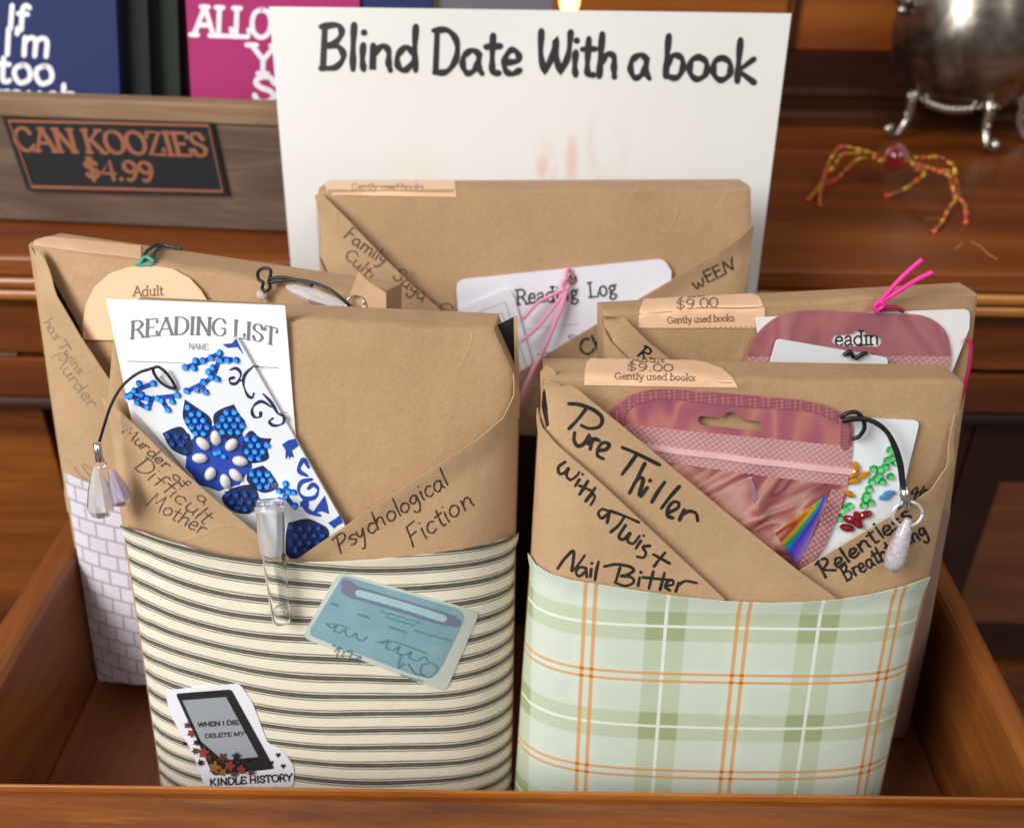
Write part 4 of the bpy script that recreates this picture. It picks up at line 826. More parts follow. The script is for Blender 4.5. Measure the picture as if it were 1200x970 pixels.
# reading list card (striped book)
K = B1.flat(.0016)
o, h = card_thing('reading_list_card', 'white reading list card tucked in the striped book', 'card', rounded([(124, 350), (334, 358), (348, 530), (335, 585), (165, 545)], 2), K, CARD)
ink('card_heading', [dict(text='READING LIST', p0=(152, 397), p1=(325, 405), cap=20, wpx=3.4, font=ROM, serif=1.0, contrast=.66, arch=9)], PRINTG, o, h)
ink('card_lettering', [dict(text='NAME', p0=(221, 409), p1=(244, 410), cap=7, wpx=1.1, font=ROM)], PRINTL, o, h)
ribbons([[(150, 423, 1), (240, 426, 1), (326, 431, 1)], [(158, 481, 1), (250, 481, 1), (337, 483, 1)]], h, .00015).build('ruled_lines', PRINTL, o, False)

# blue gem bookmark (striped book)
K = B1.flat(.0032)
bmp = rounded([(277, 394), (402, 612), (414, 634), (352, 668), (270, 612), (143, 464)], [5, 0, 0, 0, 0, 5])
o, h = card_thing('gem_bookmark', 'white bookmark with blue rhinestone flower and pearl petals', 'bookmark', bmp, K, BMARK, solid=.0012)
Q = lambda x, y: (x / 2.94 + 100, y / 2.94 + 330)
petals = [([(343, 405), (380, 430), (428, 465), (436, 500), (420, 535), (392, 548), (360, 512), (336, 465)], 0), ([(512, 422), (530, 455), (552, 485), (545, 515), (520, 545), (480, 540), (448, 505), (442, 460), (470, 437)], 0), ([(642, 540), (628, 575), (632, 608), (600, 622), (562, 622), (540, 590), (545, 540), (572, 512), (600, 535)], 0),
          ([(612, 632), (640, 660), (666, 702), (640, 722), (610, 726), (575, 706), (556, 680), (566, 650)], 0), ([(266, 522), (300, 505), (332, 500), (356, 530), (372, 562), (358, 600), (310, 585), (285, 560)], 1), ([(500, 712), (545, 700), (582, 702), (598, 745), (590, 780), (555, 800), (500, 785), (470, 745)], 1), ([(700, 830), (760, 815), (800, 828), (838, 855), (830, 905), (780, 940), (700, 950), (690, 880)], 1)]
mb = MB()
v, f, u = drape([Q(460 + 112 * math.cos(a * .3142) * (1 + .08 * (a % 2)), 605 + 108 * math.sin(a * .3142) * (1 + .08 * (a % 2))) for a in range(20)], h, .00008, 6); mb.add(v, f, 0)
for p, d in petals:
    v, f, u = drape([Q(*q) for q in crom([V(p[0]).lerp(V(p[1]), .0).to_tuple()] + p[1:] + [p[0]], 4)[:-1]], h, .00012, 5); mb.add(v, f, 1)
mb.build('printed_petals', [BPRINT, NPRINT], o, False)
sw = [[(580, 290), (550, 320), (545, 355), (560, 392), (576, 398), (580, 385)], [(580, 290), (596, 292)], [(498, 304), (520, 298), (536, 318), (522, 348), (502, 350), (497, 335), (512, 330)], [(520, 348), (540, 338)], [(642, 432), (608, 412), (582, 425), (574, 448), (584, 466), (602, 464), (604, 450)], [(660, 452), (684, 464), (680, 488), (650, 495), (634, 482), (645, 470)], [(612, 385), (640, 415), (662, 452)]]
mb = MB()
r = ribbons([[(*Q(a, b), 1.4 + 2.4 * abs(math.sin(k * .23))) for k, (a, b) in enumerate(crom(l, 6))] for l in sw], h, .00012); mb.add(r.v, r.f, 0)
bl_ = [[(735, 640), (740, 655), (765, 668)], [(780, 680), (745, 690), (735, 720), (755, 745), (790, 742), (802, 715), (785, 698), (768, 712)], [(735, 640), (752, 612), (770, 640)], [(745, 760), (770, 790), (810, 805)], [(745, 770), (760, 752), (766, 775)]]
r = ribbons([[(*Q(a, b), 2 + 3.4 * abs(math.sin(k * .2 + .5))) for k, (a, b) in enumerate(crom(l, 6))] for l in bl_], h, .00014); mb.add(r.v, r.f, 1)
for p in ([(520, 195), (540, 240), (545, 252), (525, 225), (490, 228), (472, 215), (505, 212)], [(678, 560), (700, 545), (725, 540), (735, 565), (712, 582), (720, 605), (700, 600), (690, 612), (690, 580)], [(780, 800), (800, 770), (825, 735), (835, 770), (840, 800), (815, 790)], [(836, 830), (862, 815), (880, 800), (886, 830), (868, 840), (858, 850)], [(705, 590), (712, 600), (700, 612)]):
    v, f, u = drape([Q(*q) for q in p], h, .00012, 7); mb.add(v, f, 1)
mb.build('printed_scrolls', [NPRINT, BPRINT], o, False)
def hexfill(poly, sp):
    xs = [p[0] for p in poly]; ys = [p[1] for p in poly]; out = []; y = min(ys) + 6; k = 0
    while y < max(ys):
        x = min(xs) + 5 + (k % 2) * sp / 2
        while x < max(xs):
            if inside(x, y, poly) and seg_d(x, y, poly + [poly[0]]) > 6: out.append((x, y))
            x += sp
        y += sp * .82; k += 1
    return out
cnt = 0
for p, d in petals:
    for q in hexfill(p, 27 if not d else 31):
        g, no = gem('rhinestone', *Q(*q), h, GEMB if not d else GEMN, o, .00145, .0009); orient(g, no, V((1, .2, 0))); cnt += 1
for q in [(345, 295), (375, 297), (405, 272), (435, 262), (463, 245), (490, 270), (520, 270), (440, 296), (435, 328), (408, 345), (385, 372), (350, 376), (415, 380), (380, 272), (455, 335), (465, 270), (425, 310), (145, 395), (170, 375), (194, 388), (215, 402), (235, 350), (186, 350), (180, 415), (215, 432), (250, 402), (285, 440), (300, 412), (318, 390), (265, 410), (158, 390), (690, 695), (668, 720), (700, 722), (690, 742), (722, 770), (718, 725), (450, 590), (478, 600), (462, 585)]:
    g, no = gem('rhinestone', *Q(*q), h, GEMB, o, .00145, .0009); orient(g, no, V((1, .2, 0))); cnt += 1
BR = []
for l in ([(345, 295), (405, 275), (465, 245)], [(520, 270), (465, 270), (435, 330), (350, 378)], [(145, 395), (215, 402), (318, 392)], [(170, 375), (235, 350)], [(180, 415), (215, 432), (230, 405)], [(285, 440), (265, 410)], [(415, 380), (400, 355)], [(668, 720), (690, 720), (722, 725)], [(690, 695), (695, 742), (725, 778)], [(455, 335), (430, 320)]):
    BR.append(ribbons([[(*Q(a, b), 5.5) for a, b in crom(l, 5)]], h, .0001 + .000004 * len(BR)))
for ids in ((0, 1, 6, 9), (2, 3, 4, 5), (7, 8)):
    mb = MB()
    for k in ids: mb.add(BR[k].v, BR[k].f)
    mb.build('printed_branch', BPRINT, o, False)
ctr = p3(h, *Q(460, 605))
for q in [(407, 556), (451, 537), (505, 560), (535, 616), (520, 664), (484, 686), (432, 660), (396, 606)]:
    g, no = gem('pearl_petal', *Q(*q), h, PEARL, o, .0031, .0013, .66); orient(g, no, ctr - p3(h, *Q(*q)), 0)
mb = MB(); c_, no_ = h(206, 454); mb.add(*lathe(c_ + no_ * .0001, c_ + no_ * .0006, [(0, .0011), (.5, .0014), (1, .0011), (1.01, .0006)], 12)); mb.build('eyelet', STEEL, o)
ch = cord('cord', [[(309, 456, .0008), (302, 452, .0012), (290, 438, .0015), (183, 428, .002)] if False else [(309, 456, .0008), (204, 455, .0016), (192, 447, .0016), (184, 436, .0018), (182, 428, .002)]] if False else [[(207, 453, .0009), (201, 453, .0014), (190, 446, .0016), (183, 436, .0018), (182, 429, .002)], [(207, 453, .0009), (203, 444, .0014), (196, 434, .0018), (188, 428, .002), (182, 429, .0024)], [(182, 429, .0024), (166, 434, .004), (151, 447, .006), (141, 466, .0075), (134, 488, .008), (128, 508, .008)]], h, .00055, CORDB, o)
mb = MB(); mb.add(*lathe(p3(h, 125.5, 510, .008), p3(h, 128.5, 531, .008), [(0, .001), (.02, .0015), (.98, .0015), (1, .001)], 14)); mb.build('charm_cap', STEEL, ch)
ring = MB(); c_ = p3(h, 131, 534, .008); ring.add(*tube([c_ + RIGHT * (.0014 * math.cos(a * .5236)) + UPV * (.0014 * math.sin(a * .5236)) for a in range(13)], .0003, 6)); ring.build('charm_ring', STEEL, ch)
def drop(p0, p1, rmax, n=9): return lathe(p0, p1, [(0, rmax * .25), (.08, rmax * .4), (.45, rmax * .8), (.78, rmax), (.92, rmax * .72), (1, rmax * .2)], n)
MB().add(*drop(p3(h, 126, 537, .009), p3(h, 131, 596, .008), .0050)).build('crystal_drop', CRYSTI, ch, False)
MB().add(*drop(p3(h, 139, 543, .006), p3(h, 152, 586, .005), .0040)).build('crystal_drop', CRYSTL, ch, False)

# clear tube hanging over the band
t_ = hB(330, 690)
a, b = p3(hB, 325, 642, .005), p3(hB, 334, 724, .0035)
vt = thing('glass_vial', 'clear narrow tube with silvery cap hanging over the striped band', 'vial', b)
MB().add(*lathe(a, b, [(0, .0036), (.03, .0042), (.9, .0038), (.97, .0034), (1, .0020)], 18)).build('clear_tube', CLEAR, vt)
c0, c1 = p3(B1.flat(.011), 316, 592), p3(hB, 325, 646, .006)
MB().add(*lathe(c0, c1, [(0, .0048), (.02, .0056), (.1, .0057), (.14, .0052), (.5, .0050), (.85, .0044), (.95, .0036), (1, .002)], 20)).build('silver_cap', FROST, vt)
c2 = c0 + (c0 - c1).normalized() * .0003
MB().add(*lathe(c2 - (c0 - c1).normalized() * .001, c2 + (c0 - c1).normalized() * .0022, [(0, .0035), (.2, .0050), (.7, .0052), (1, .0044)], 20)).build('cap_rim', CRYST, vt)
MB().add(*lathe(a + (b - a) * .80, a + (b - a) * .86, [(0, .0012), (.1, .0030), (.9, .0030), (1, .0012)], 14)).build('inner_stopper', plain('clear_stopper', 'e4e6e6', .2, 0, Transmission_Weight=.7), vt)

# crystal charm behind the striped book (hangs out of the brick pattern book)
K = B3.flat(.0012)
o = thing('crystal_charm', 'slim silver crystal charm on black cord lying on the brick pattern book', 'charm', p3(K, 385, 350, .002), None)
H1 = [(318, 329, .002), (320, 316, .002), (312, 313, .002), (305, 318, .002), (306, 326, .002), (311, 330, .002), (310, 337, .002), (314, 340, .002), (319, 336, .002), (318, 329, .002)]
cord('cord', [H1, [(319, 325, .0026), (335, 323, .003), (352, 326, .0035), (370, 328, .0045), (392, 335, .0055), (408, 346, .006), (417, 355, .0055)], [(318, 330, .0022), (338, 327, .0028), (356, 327, .0038), (372, 332, .0045)]], K, .0007, CORDB, o)
MB().add(*lathe(p3(K, 340, 334, .003), p3(K, 418, 360, .0045), [(0, .001), (.1, .0022), (.4, .0034), (.75, .0028), (.95, .0015), (1, .0006)], 8)).build('crystal', CRYSTI, o, False)
rg = MB(); c_ = p3(K, 421, 354, .004); rg.add(*tube([c_ + RIGHT * (.0035 * math.cos(a * .2618)) + UPV * (.0035 * math.sin(a * .2618)) for a in range(25)], .0004, 7)); rg.build('ring', STEEL, o)
MB().add(*ball(p3(K, 309, 345, .002), .0022, 8, 6)).build('crystal_bead', CRYSTI, o, False)
tagp = rounded([(304, 338), (318, 339), (319, 380), (303, 380)], 1)
# peach size sticker tag on green cord
K = B3.flat(.0020)
pts = [(97, 398), (97, 378), (101, 355), (111, 336), (128, 321), (150, 313), (176, 311), (202, 315), (222, 326), (235, 340), (245, 356), (246, 400)]
o, h = card_thing('peach_label', 'round peach paper label with the word Adult above the reading list card', 'label', pts, K, PEACH, solid=.0003)
ink('label_lettering', [dict(text='Adult', p0=(156, 347), p1=(192, 346), cap=11, wpx=1.5, font=ROM, serif=.8)], PRINTB, o, h)
hb = B3.bv
o = thing('corded_tassel', 'dark green cord loop with teal tip over the top edge of the brick pattern book', 'cord', p3(hb, 178, 306, .001))
cord('cord', [[(166, 309, .001), (172, 299, .0014), (182, 292, .0016), (196, 287, .0014), (213, 289, .0008)], [(180, 308, .001), (182, 299, .0014), (190, 290, .0012), (200, 286, .001)]], hb, .0008, CORDG, o)
cord('cord_tip', [[(162, 311, .001), (172, 305, .0016), (182, 309, .001)], [(163, 312, .0008), (174, 309, .0014), (181, 311, .0008)]], hb, .0008, CORDT, o)

# reading log card and its pink string (tall book at the back)
K = B4.flat(.0018)
rl = rounded([(534, 328), (778, 303), (787, 318), (783, 400), (640, 480), (545, 480)], [12, 9, 0, 0, 0, 0])
hole = [(671 + 6 * math.cos(a * .6283), 328 + 7 * math.sin(a * .6283)) for a in range(10)]
o, h = card_thing('reading_log_card', 'white punched reading log card with pale pink string in the back book', 'card', rl, K, CARDB, holes=[hole])
ink('card_heading', [dict(text='Reading', p0=(605, 357), p1=(679, 351), cap=17, wpx=2.2, font=ROM, serif=1.1), dict(text='Log', p0=(690, 348.5), p1=(724, 345), cap=17, wpx=2.2, font=ROM, serif=1.1)], PRINT, o, h)
ink('card_lettering', [dict(text='Genre', p0=(701, 374), p1=(733, 371), cap=8, wpx=1.1, font=ROM), dict(text='Start', p0=(666, 401), p1=(696, 398), cap=8, wpx=1.1, font=ROM), dict(text='......................', p0=(616, 386), p1=(678, 380), cap=5, wpx=1.1, font=ROM)], PRINT, o, h)
ribbons([[(630, 415, 1.6), (656, 412, 1.6)]], h, .00015).build('ruled_line', PRINTG, o, False)
st = cord('pink_string', [[(672, 326, .0), (669, 318, .001), (665, 314, .0022), (663, 322, .003), (662, 333, .003)], [(668, 330, .001), (664, 325, .003), (659, 330, .0035), (662, 337, .0035), (667, 333, .003)], [(663, 336, .003), (650, 342, .004), (630, 352, .005), (613, 370, .006)], [(664, 336, .003), (650, 355, .0045), (632, 377, .006), (611, 395, .007)], [(665, 336, .003), (656, 362, .005), (644, 390, .006), (631, 420, .006)], [(663, 337, .003), (652, 366, .005), (641, 396, .006), (631, 420, .006)], [(631, 418, .0064), (622, 436, .0065), (612, 462, .0065), (606, 482, .006)], [(630, 416, .0058), (620, 436, .006), (609, 462, .006), (604, 478, .0056)]], h, .00085, CORDP, o)
K2 = B4.flat(.0032)
o, h2 = card_thing('ruled_card', 'small pale grey ruled card in front of the reading log card', 'card', rounded([(536, 363), (596, 338), (602, 346), (630, 450), (560, 470)], [3, 6, 3, 0, 0]), K2, CARDB, solid=.0005)
ribbons([[(545, 372, 1), (592, 354, 1), (622, 445, 1)], [(552, 382, 1), (588, 366, 1), (612, 440, 1)]], h2, .00015).build('ruled_border', PRINTL, o, False)

# ---- rose foil pouch in the plaid book
K = B2.flat(.0022)
bk = lambda x, y: (.0016 * math.exp(-(((x - 880) / 80) ** 2 + ((y - 590) / 50) ** 2)) + .00025 * math.sin(x * .08) * math.sin(y * .05))
ow = rounded([(714, 482), (738, 461), (770, 455), (830, 459), (955, 470), (1000, 490), (999, 528), (990, 585), (966, 640), (940, 672), (925, 690), (860, 660), (735, 560)], [14, 16, 20, 0, 34, 24, 10, 10, 10, 0, 0, 0, 0])
slot = rounded([(820, 487), (846, 489), (852, 482), (861, 483), (866, 491), (890, 493), (894, 499), (890, 505), (822, 498), (817, 492)], 4, 3)
def cut(poly, a, b, side):
    """part of a polygon on one side of line a-b"""
    out = []; n = len(poly)
    def s(p): return ((b[0] - a[0]) * (p[1] - a[1]) - (b[1] - a[1]) * (p[0] - a[0])) * side
    for i in range(n):
        p, q = poly[i], poly[(i + 1) % n]; sp, sq = s(p), s(q)
        if sp >= 0: out.append(p)
        if sp * sq < 0: t = sp / (sp - sq); out.append((p[0] + (q[0] - p[0]) * t, p[1] + (q[1] - p[1]) * t))
    return out
po = thing('foil_pouch', 'rose pink holographic zip pouch with hang slot in the plaid book', 'pouch', p3(K, 870, 660))
la, lb = (730, 497), (1010, 524); ma, mb_ = (740, 519), (1010, 552); na, nb = (740, 536), (1010, 571)
head = cut(ow, la, lb, -1); d1 = cut(cut(ow, la, lb, 1), ma, mb_, -1); d2 = cut(cut(ow, ma, mb_, 1), na, nb, -1); bd = cut(ow, na, nb, 1)
sheet('pouch_header', head, K, H_HEAD, po, .0002, 9, bk, [slot], None, .0003)
sheet('zip_strip', d1, K, H_DOT, po, .0003, 8, bk, (), None, .0003); sheet('zip_strip', d2, K, H_DOT, po, .0003, 8, bk, (), None, .0003)
sheet('zip', [(738, 518), (1003, 549), (1002, 556), (738, 524)], K, H_ZIP, po, .0009, 7, bk, (), None, .0009)
rimline = [p for p in ow if ((lb[0] - la[0]) * (p[1] - la[1]) - (lb[1] - la[1]) * (p[0] - la[0])) < 0]
cx_, cy_ = 860, 520
rimline = [(x + (cx_ - x) * 9 / math.hypot(cx_ - x, cy_ - y), y + (cy_ - y) * 9 / math.hypot(cx_ - x, cy_ - y), 11) for x, y in rimline]
def kb(x, y): co, no = K(x, y); return co + no * bk(x, y), no
ribbons([rimline], kb, .0006).build('embossed_seam', H_RIM, po, False)
def crum(x, y):
    c = 0
    for (ax, ay, bx, by, hh, wd) in [(875, 545, 890, 600, .0016, 7), (890, 600, 850, 640, .0012, 8), (935, 590, 985, 575, -.0006, 9), (810, 548, 875, 620, .0010, 9), (905, 640, 968, 585, .0010, 8), (780, 545, 830, 600, .0012, 10)]:
        c += hh * math.exp(-(seg_d(x, y, [(ax, ay), (bx, by)]) / wd) ** 2)
    return c + bk(x, y)
b_o, b_h = sheet('pouch_body', bd, K, H_BODY, po, .0002, 6, crum, (), None, .0003)
sheet('side_seam', [(974, 572), (990, 574), (984, 600), (966, 640), (944, 668), (934, 664), (958, 618)], b_h, H_SEAM, po, .0003, 6, None, solid=.0001)
ro, rh = sheet('rainbow_patch', [(970, 578), (908, 624), (932, 660), (943, 652)], b_h, RAINBOW, po, .0003, 5, None, solid=.0001)
aa, bb = V((916, 624)), V((958, 640))
uvl = ro.data.uv_layers[0].data
# rainbow runs across the fold of the patch
ax_ = (p3(b_h, 913, 628)); ay_ = (p3(b_h, 945, 625)); dd = (p3(b_h, 970, 578) - p3(b_h, 925, 645)).normalized()
ee = (p3(b_h, 937, 657) - p3(b_h, 913, 628)).normalized()
for lp in ro.data.loops:
    co = ro.data.vertices[lp.vertex_index].co + worldloc(po); r_ = co - p3(b_h, 970, 578)
    a_ = r_.normalized() if r_.length > 1e-6 else dd
    l_ = (p3(b_h, 913, 628) - p3(b_h, 970, 578)).normalized(); m2 = (p3(b_h, 938, 657) - p3(b_h, 970, 578)).normalized()
    tt = a_.angle(l_) / max(l_.angle(m2), 1e-4) if r_.length > 1e-6 else .5
    uvl[lp.index].uv = (max(0, min(1, tt)), 0)
cr, chh = sheet('foil_glint', [(875, 549), (881, 560), (888, 584), (884, 590), (879, 572)], b_h, plain('violet_foil', 'b988a8', .2, .4), po, .0003, 5, None, solid=.0001)  # violet glint painted as a patch on the foil crease

# ---- white bookmark with coloured gems (plaid book)
K = B2.flat(.0017)
o, h = card_thing('gem_bookmark', 'white bookmark with green, amber and red gems beside the pink pouch', 'bookmark', rounded([(960, 488), (1078, 493), (1054, 592), (1000, 690), (930, 690)], [4, 7, 4, 0, 0]), K, BMARK, solid=.0012)
P = lambda x, y: (x / 3.03 + 850, y / 3.03 + 440)
for q in [(585, 263), (575, 300), (605, 308), (525, 330), (548, 333), (567, 322), (585, 357), (545, 352), (520, 376), (555, 376), (535, 364), (510, 402), (500, 424), (515, 450), (490, 460), (440, 462), (412, 478), (405, 505), (495, 436), (590, 292), (425, 470)]:
    g, no = gem('green_stone', *P(*q), h, GEMG, o, .0016, .0012); orient(g, no, V((1, .1, 0)))
for q, a in [((462, 322), (10, 30)), ((488, 352), (40, -18)), ((455, 372), (40, -8)), ((440, 418), (30, 20)), ((452, 345), (20, -30))]:
    g, no = gem('amber_stone', *P(*q), h, GEMY, o, .0026, .0012, .5); orient(g, no, p3(h, P(*q)[0] + a[0] / 3, P(*q)[1] + a[1] / 3) - p3(h, *P(*q)))
for q, a in [((440, 508), (40, 15)), ((492, 492), (40, -15)), ((430, 538), (40, 10)), ((465, 520), (30, 25)), ((470, 498), (20, 30))]:
    g, no = gem('red_stone', *P(*q), h, GEMR, o, .0030, .0014, .55); orient(g, no, p3(h, P(*q)[0] + a[0] / 3, P(*q)[1] + a[1] / 3) - p3(h, *P(*q)))
for q, a in [((580, 415), (40, -10)), ((565, 428), (40, -10))]:
    g, no = gem('blue_stone', *P(*q), h, plain('sky_blue_gem', '4a8ab8', .1, .2, Coat_Weight=1.0), o, .0024, .0012, .5); orient(g, no, p3(h, P(*q)[0] + a[0] / 3, P(*q)[1] + a[1] / 3) - p3(h, *P(*q)))
KF = B2.flat(.006)
cr = cord('cord', [[(985, 489, .0), (992, 483, .001), (1002, 482, .001), (1010, 489, .0006), (1013, 501, .0), (1008, 512, -.001), (1001, 517, -.002)], [(986, 492, .0005), (1000, 488, .0015), (1018, 490, .002), (1034, 500, .002), (1046, 518, .002), (1054, 542, .002), (1057, 572, .002)], [(988, 494, .0), (1004, 490, .001), (1020, 492, .0014), (1036, 503, .0014), (1044, 517, .0014), (1052, 542, .0014), (1056, 572, .0014)]], KF, .0008, CORDB, o)
MB().add(*lathe(p3(KF, 1057, 569, .0022), p3(KF, 1059.5, 589, .0022), [(0, .0012), (.02, .0018), (.98, .0018), (1, .0012)], 14)).build('charm_cap', STEEL, cr)
c_ = p3(KF, 1060, 598, .003); rg = MB(); rg.add(*tube([c_ + RIGHT * (.0054 * math.cos(a * .2244)) + UPV * (.0046 * math.sin(a * .2244)) - FWD * .0012 * math.sin(a * .2244) for a in range(29)], .00062, 8)); rg.build('ring', plain('white_metal', 'e8e8ea', .25, .6), cr)
MB().add(*lathe(p3(KF, 1061, 603, .003), p3(KF, 1041, 664, .003), [(0, .0011), (.06, .0014), (.2, .0026), (.5, .0036), (.75, .0040), (.9, .0034), (.98, .002), (1, .0008)], 14)).build('pearly_drop', PEARLY, cr)

# ---- pouch, cards and string in the rose band book
K = B5.flat(.0016)
rd = rounded([(885, 372), (1026, 366), (1137, 362), (1136, 385), (1114, 440), (900, 470)], [4, 0, 9, 4, 0, 0])
o, h = card_thing('reading_log_card', 'white reading log card with hot pink string behind the small pink pouch', 'card', rd, K, CARD, solid=.0004)
ink('card_heading', [dict(text='Reading', p0=(963, 406), p1=(1042, 403), cap=16, wpx=2.1, font=ROM, serif=1.1)], PRINT, o, h)
KS = B5.flat(.003)
cord('pink_string', [[(1030, 362, .0), (1027, 357, .001), (1031, 350, .002), (1044, 330, .004), (1058, 314, .005), (1072, 300, .006)], [(1028, 364, .0), (1032, 352, .002), (1048, 338, .004), (1068, 324, .005), (1084, 315, .006)], [(1026, 365, .001), (1024, 358, .001), (1029, 352, .002), (1033, 356, .002), (1028, 362, .001)]], KS, .00105, CORDH, o)
for l_ in ([(1030, 364, .0), (1036, 360, .001), (1048, 360, .001), (1058, 365, .0)], [(1132, 396, .0), (1136, 404, .001), (1134, 430, .001), (1129, 458, .0), (1124, 480, -.001)]):
    cord('crimson_string', [l_], KS, .0009, CORDR, o)
K = B5.flat(.0024)
po = thing('foil_pouch', 'small pink holographic pouch with hang slot, in the dusty rose book', 'pouch', p3(K, 990, 420))
ow = rounded([(872, 425), (886, 390), (912, 368), (945, 363), (1010, 366), (1085, 369), (1108, 385), (1115, 415), (1110, 446), (1095, 480), (880, 480)], [6, 20, 24, 20, 0, 24, 20, 10, 0, 0, 0])
slot = rounded([(973, 398), (978, 392), (998, 391), (1004, 385), (1012, 386), (1014, 392), (1028, 393), (1034, 400), (1030, 406), (978, 405)], 4, 3)
sheet('pouch_header', cut(ow, (870, 418), (1120, 417), -1), K, H_HEAD2, po, .0002, 9, lambda x, y: .0003 * math.sin(x * .07), [slot], None, .0003)
sheet('zip_strip', cut(ow, (870, 418), (1120, 417), 1), K, H_DOT, po, .0002, 9, lambda x, y: .0003 * math.sin(x * .07), (), None, .0003)
K = B5.flat(.0055)
o, h = card_thing('plain_bookmark', 'plain white bookmark with black cord in front of the small pink pouch', 'bookmark', rounded([(911, 397), (1040, 419), (1042, 470), (890, 470)], [6, 4, 0, 0]), K, BMARK, solid=.0010)
cord('cord', [[(988, 416, .0005), (994, 411, .0012), (999, 418, .001)], [(1000, 420, .001), (1008, 414, .0015), (1014, 413, .001)]], h, .0009, CORDB, o)
# ------------------------------------------------------------------ white sign behind the books
l_ = math.radians(12); SN = V((0, -math.cos(l_), math.sin(l_))); KS = hit_plane((0, .453, 0), SN)
SPX = [(315, 8), (928, 16), (886, 345), (862, 560), (365, 560), (342, 320)]
sv, sf, su = drape(SPX, KS, 0, 14, lambda x, y: .0012 * math.sin((x - 300) / 190) + .0006 * math.sin(x / 55 + y / 130), (), lambda p: (0, 0))
c_ = sum(sv, V((0, 0, 0))) / len(sv)
su = []
for p in sv:
    d = p - CAM; px = 600 + F * d.dot(RIGHT) / d.dot(FWD); su.append((0, 0))
o0 = KS(315, 560)[0]; wd = (KS(928, 16)[0] - KS(315, 8)[0]).normalized(); ud = V((0, math.sin(l_), math.cos(l_)))
U0 = KS(0, 485)[0]
def suv(p):   # sheet coordinates, about one unit per 2.3 cm
    return ((p - KS(0, 240)[0]).dot(wd) * 23.2, (p - KS(600, 285)[0]).dot(ud) * 23.2 * 1.0)
su = [suv(p) for p in sv]
sign = mk('paper_sign', sv, sf, SIGNP, None, True, su, solid=.0004, loc=c_); tag(sign, 'white laminated paper sign lettered Blind Date With a book', 'sign')
hs = hit_bvh(sv, sf, KS)
ink('sign_lettering', [dict(text='Blind', p0=(374, 81), p1=(492, 84), cap=52, wpx=7.3, jit=.08), dict(text='Date', p0=(506, 86), p1=(612, 88), cap=51, wpx=7.3, jit=.08), dict(text='With', p0=(628, 87), p1=(724, 91), cap=50, wpx=7.3, jit=.08), dict(text='a', p0=(736, 92), p1=(763, 93), cap=50, wpx=7.3), dict(text='book', p0=(776, 92), p1=(888, 97), cap=50, wpx=7.3, jit=.08)], PRINT, sign, hs)

# ------------------------------------------------------------------ wooden box of can coolers
a_ = math.radians(-4); BN = Matrix.Rotation(a_, 3, 'Z') @ V((0, -1, 0)); BW = V((math.cos(a_), math.sin(a_), 0)); b0 = V((-.2, .5345, TT))
kx = thing('wooden_box', 'weathered wooden box of can coolers with a black price plaque', 'box', b0)
def obox(u0, u1, d0, d1, z0, z1):
    v, f = box(u0, u1, d0, d1, z0, z1); return [b0 + BW * x - BN * y + V((0, 0, z)) for x, y, z in v], f
KB = hit_plane(b0, BN)
top = KB(160, 121)[0].z - TT
def ob(name, *a, m=W_BARN, bev=.0015): return MB().add(*obox(*a)).build(name, m, kx, False, bevel=bev)
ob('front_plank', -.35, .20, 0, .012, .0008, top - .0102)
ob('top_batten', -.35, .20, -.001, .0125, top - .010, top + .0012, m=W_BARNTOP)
ob('bottom_board', -.35, .20, .0125, .12, .0008, .008); ob('back_plank', -.35, .20, .1205, .13, .0008, top); ob('end_plank', .2005, .21, 0, .13, .0008, top)
pq, hq = sheet('price_plaque', rounded([(5, 137), (250, 143), (269, 228), (34, 222)], 2), KB, PLQ, kx, .0022, 30, None, solid=.002)
mb = MB()
for q in ([(11, 141.5), (244, 147)], [(38, 218.5), (261, 224)], [(11, 142), (38, 218)], [(245, 148), (261, 223)]):
    r = ribbons([[(*q[0], 3.2 if abs(q[0][0] - q[1][0]) > 60 else 1.6), (*q[1], 3.2 if abs(q[0][0] - q[1][0]) > 60 else 1.6)]], hq, .0006); mb.add(r.v, r.f)
mb.build('plaque_border', COPPER, pq, False)
ink('plaque_lettering', [dict(text='CAN KOOZIES', p0=(20, 176), p1=(245, 183), cap=27, wpx=5.4, font=ROM, serif=1.0, contrast=.3, up=(-.26, -.965)), dict(text='$4.99', p0=(101, 209), p1=(183, 213), cap=23, wpx=5, font=ROM, serif=.8, contrast=.3, up=(-.24, -.97))], COPPER, pq, hq)
def cooler(label, poly, depth, mat, th=.006, cat='can cooler'):
    n = (BN + V((0, 0, .10))).normalized(); hp = hit_plane(b0 - BN * depth + V((0, 0, .05)), n)
    v, f, u = drape(poly, hp, 0, 40); c = sum(v, V((0, 0, 0))) / len(v)
    o = mk('can_cooler', v, f, mat, None, True, u, solid=th, loc=c); tag(o, label, cat, 'folded can coolers in the wooden box'); return o, hp
o, hp = cooler('navy can cooler with white lettering in the wooden box', rounded([(-60, -60), (133, -60), (142, 150), (-60, 150)], 5), .018, NAVY)
SANS = dict(wpx=6.2, font=ROM)
ink('cooler_lettering', [dict(text='If', p0=(6, 34), p1=(33, 36), cap=28, **SANS), dict(text="I'm", p0=(2, 64), p1=(60, 67), cap=31, **SANS), dict(text='too', p0=(-4, 96), p1=(64, 99), cap=31, **SANS), dict(text='much', p0=(-4, 128), p1=(92, 131), cap=30, **SANS)], WHITE_INK, o, hp)
cooler('black can cooler beside the navy one in the wooden box', [(128, -60), (170, -60), (178, 150), (138, 150)], .026, BLACKF)
cooler('dark green can cooler between the black and magenta ones', [(160, -60), (206, -60), (212, 150), (172, 150)], .034, DGREEN)
cooler('dark maroon can cooler beside the magenta one', [(196, -60), (222, -60), (228, 150), (206, 150)], .040, MAROON)
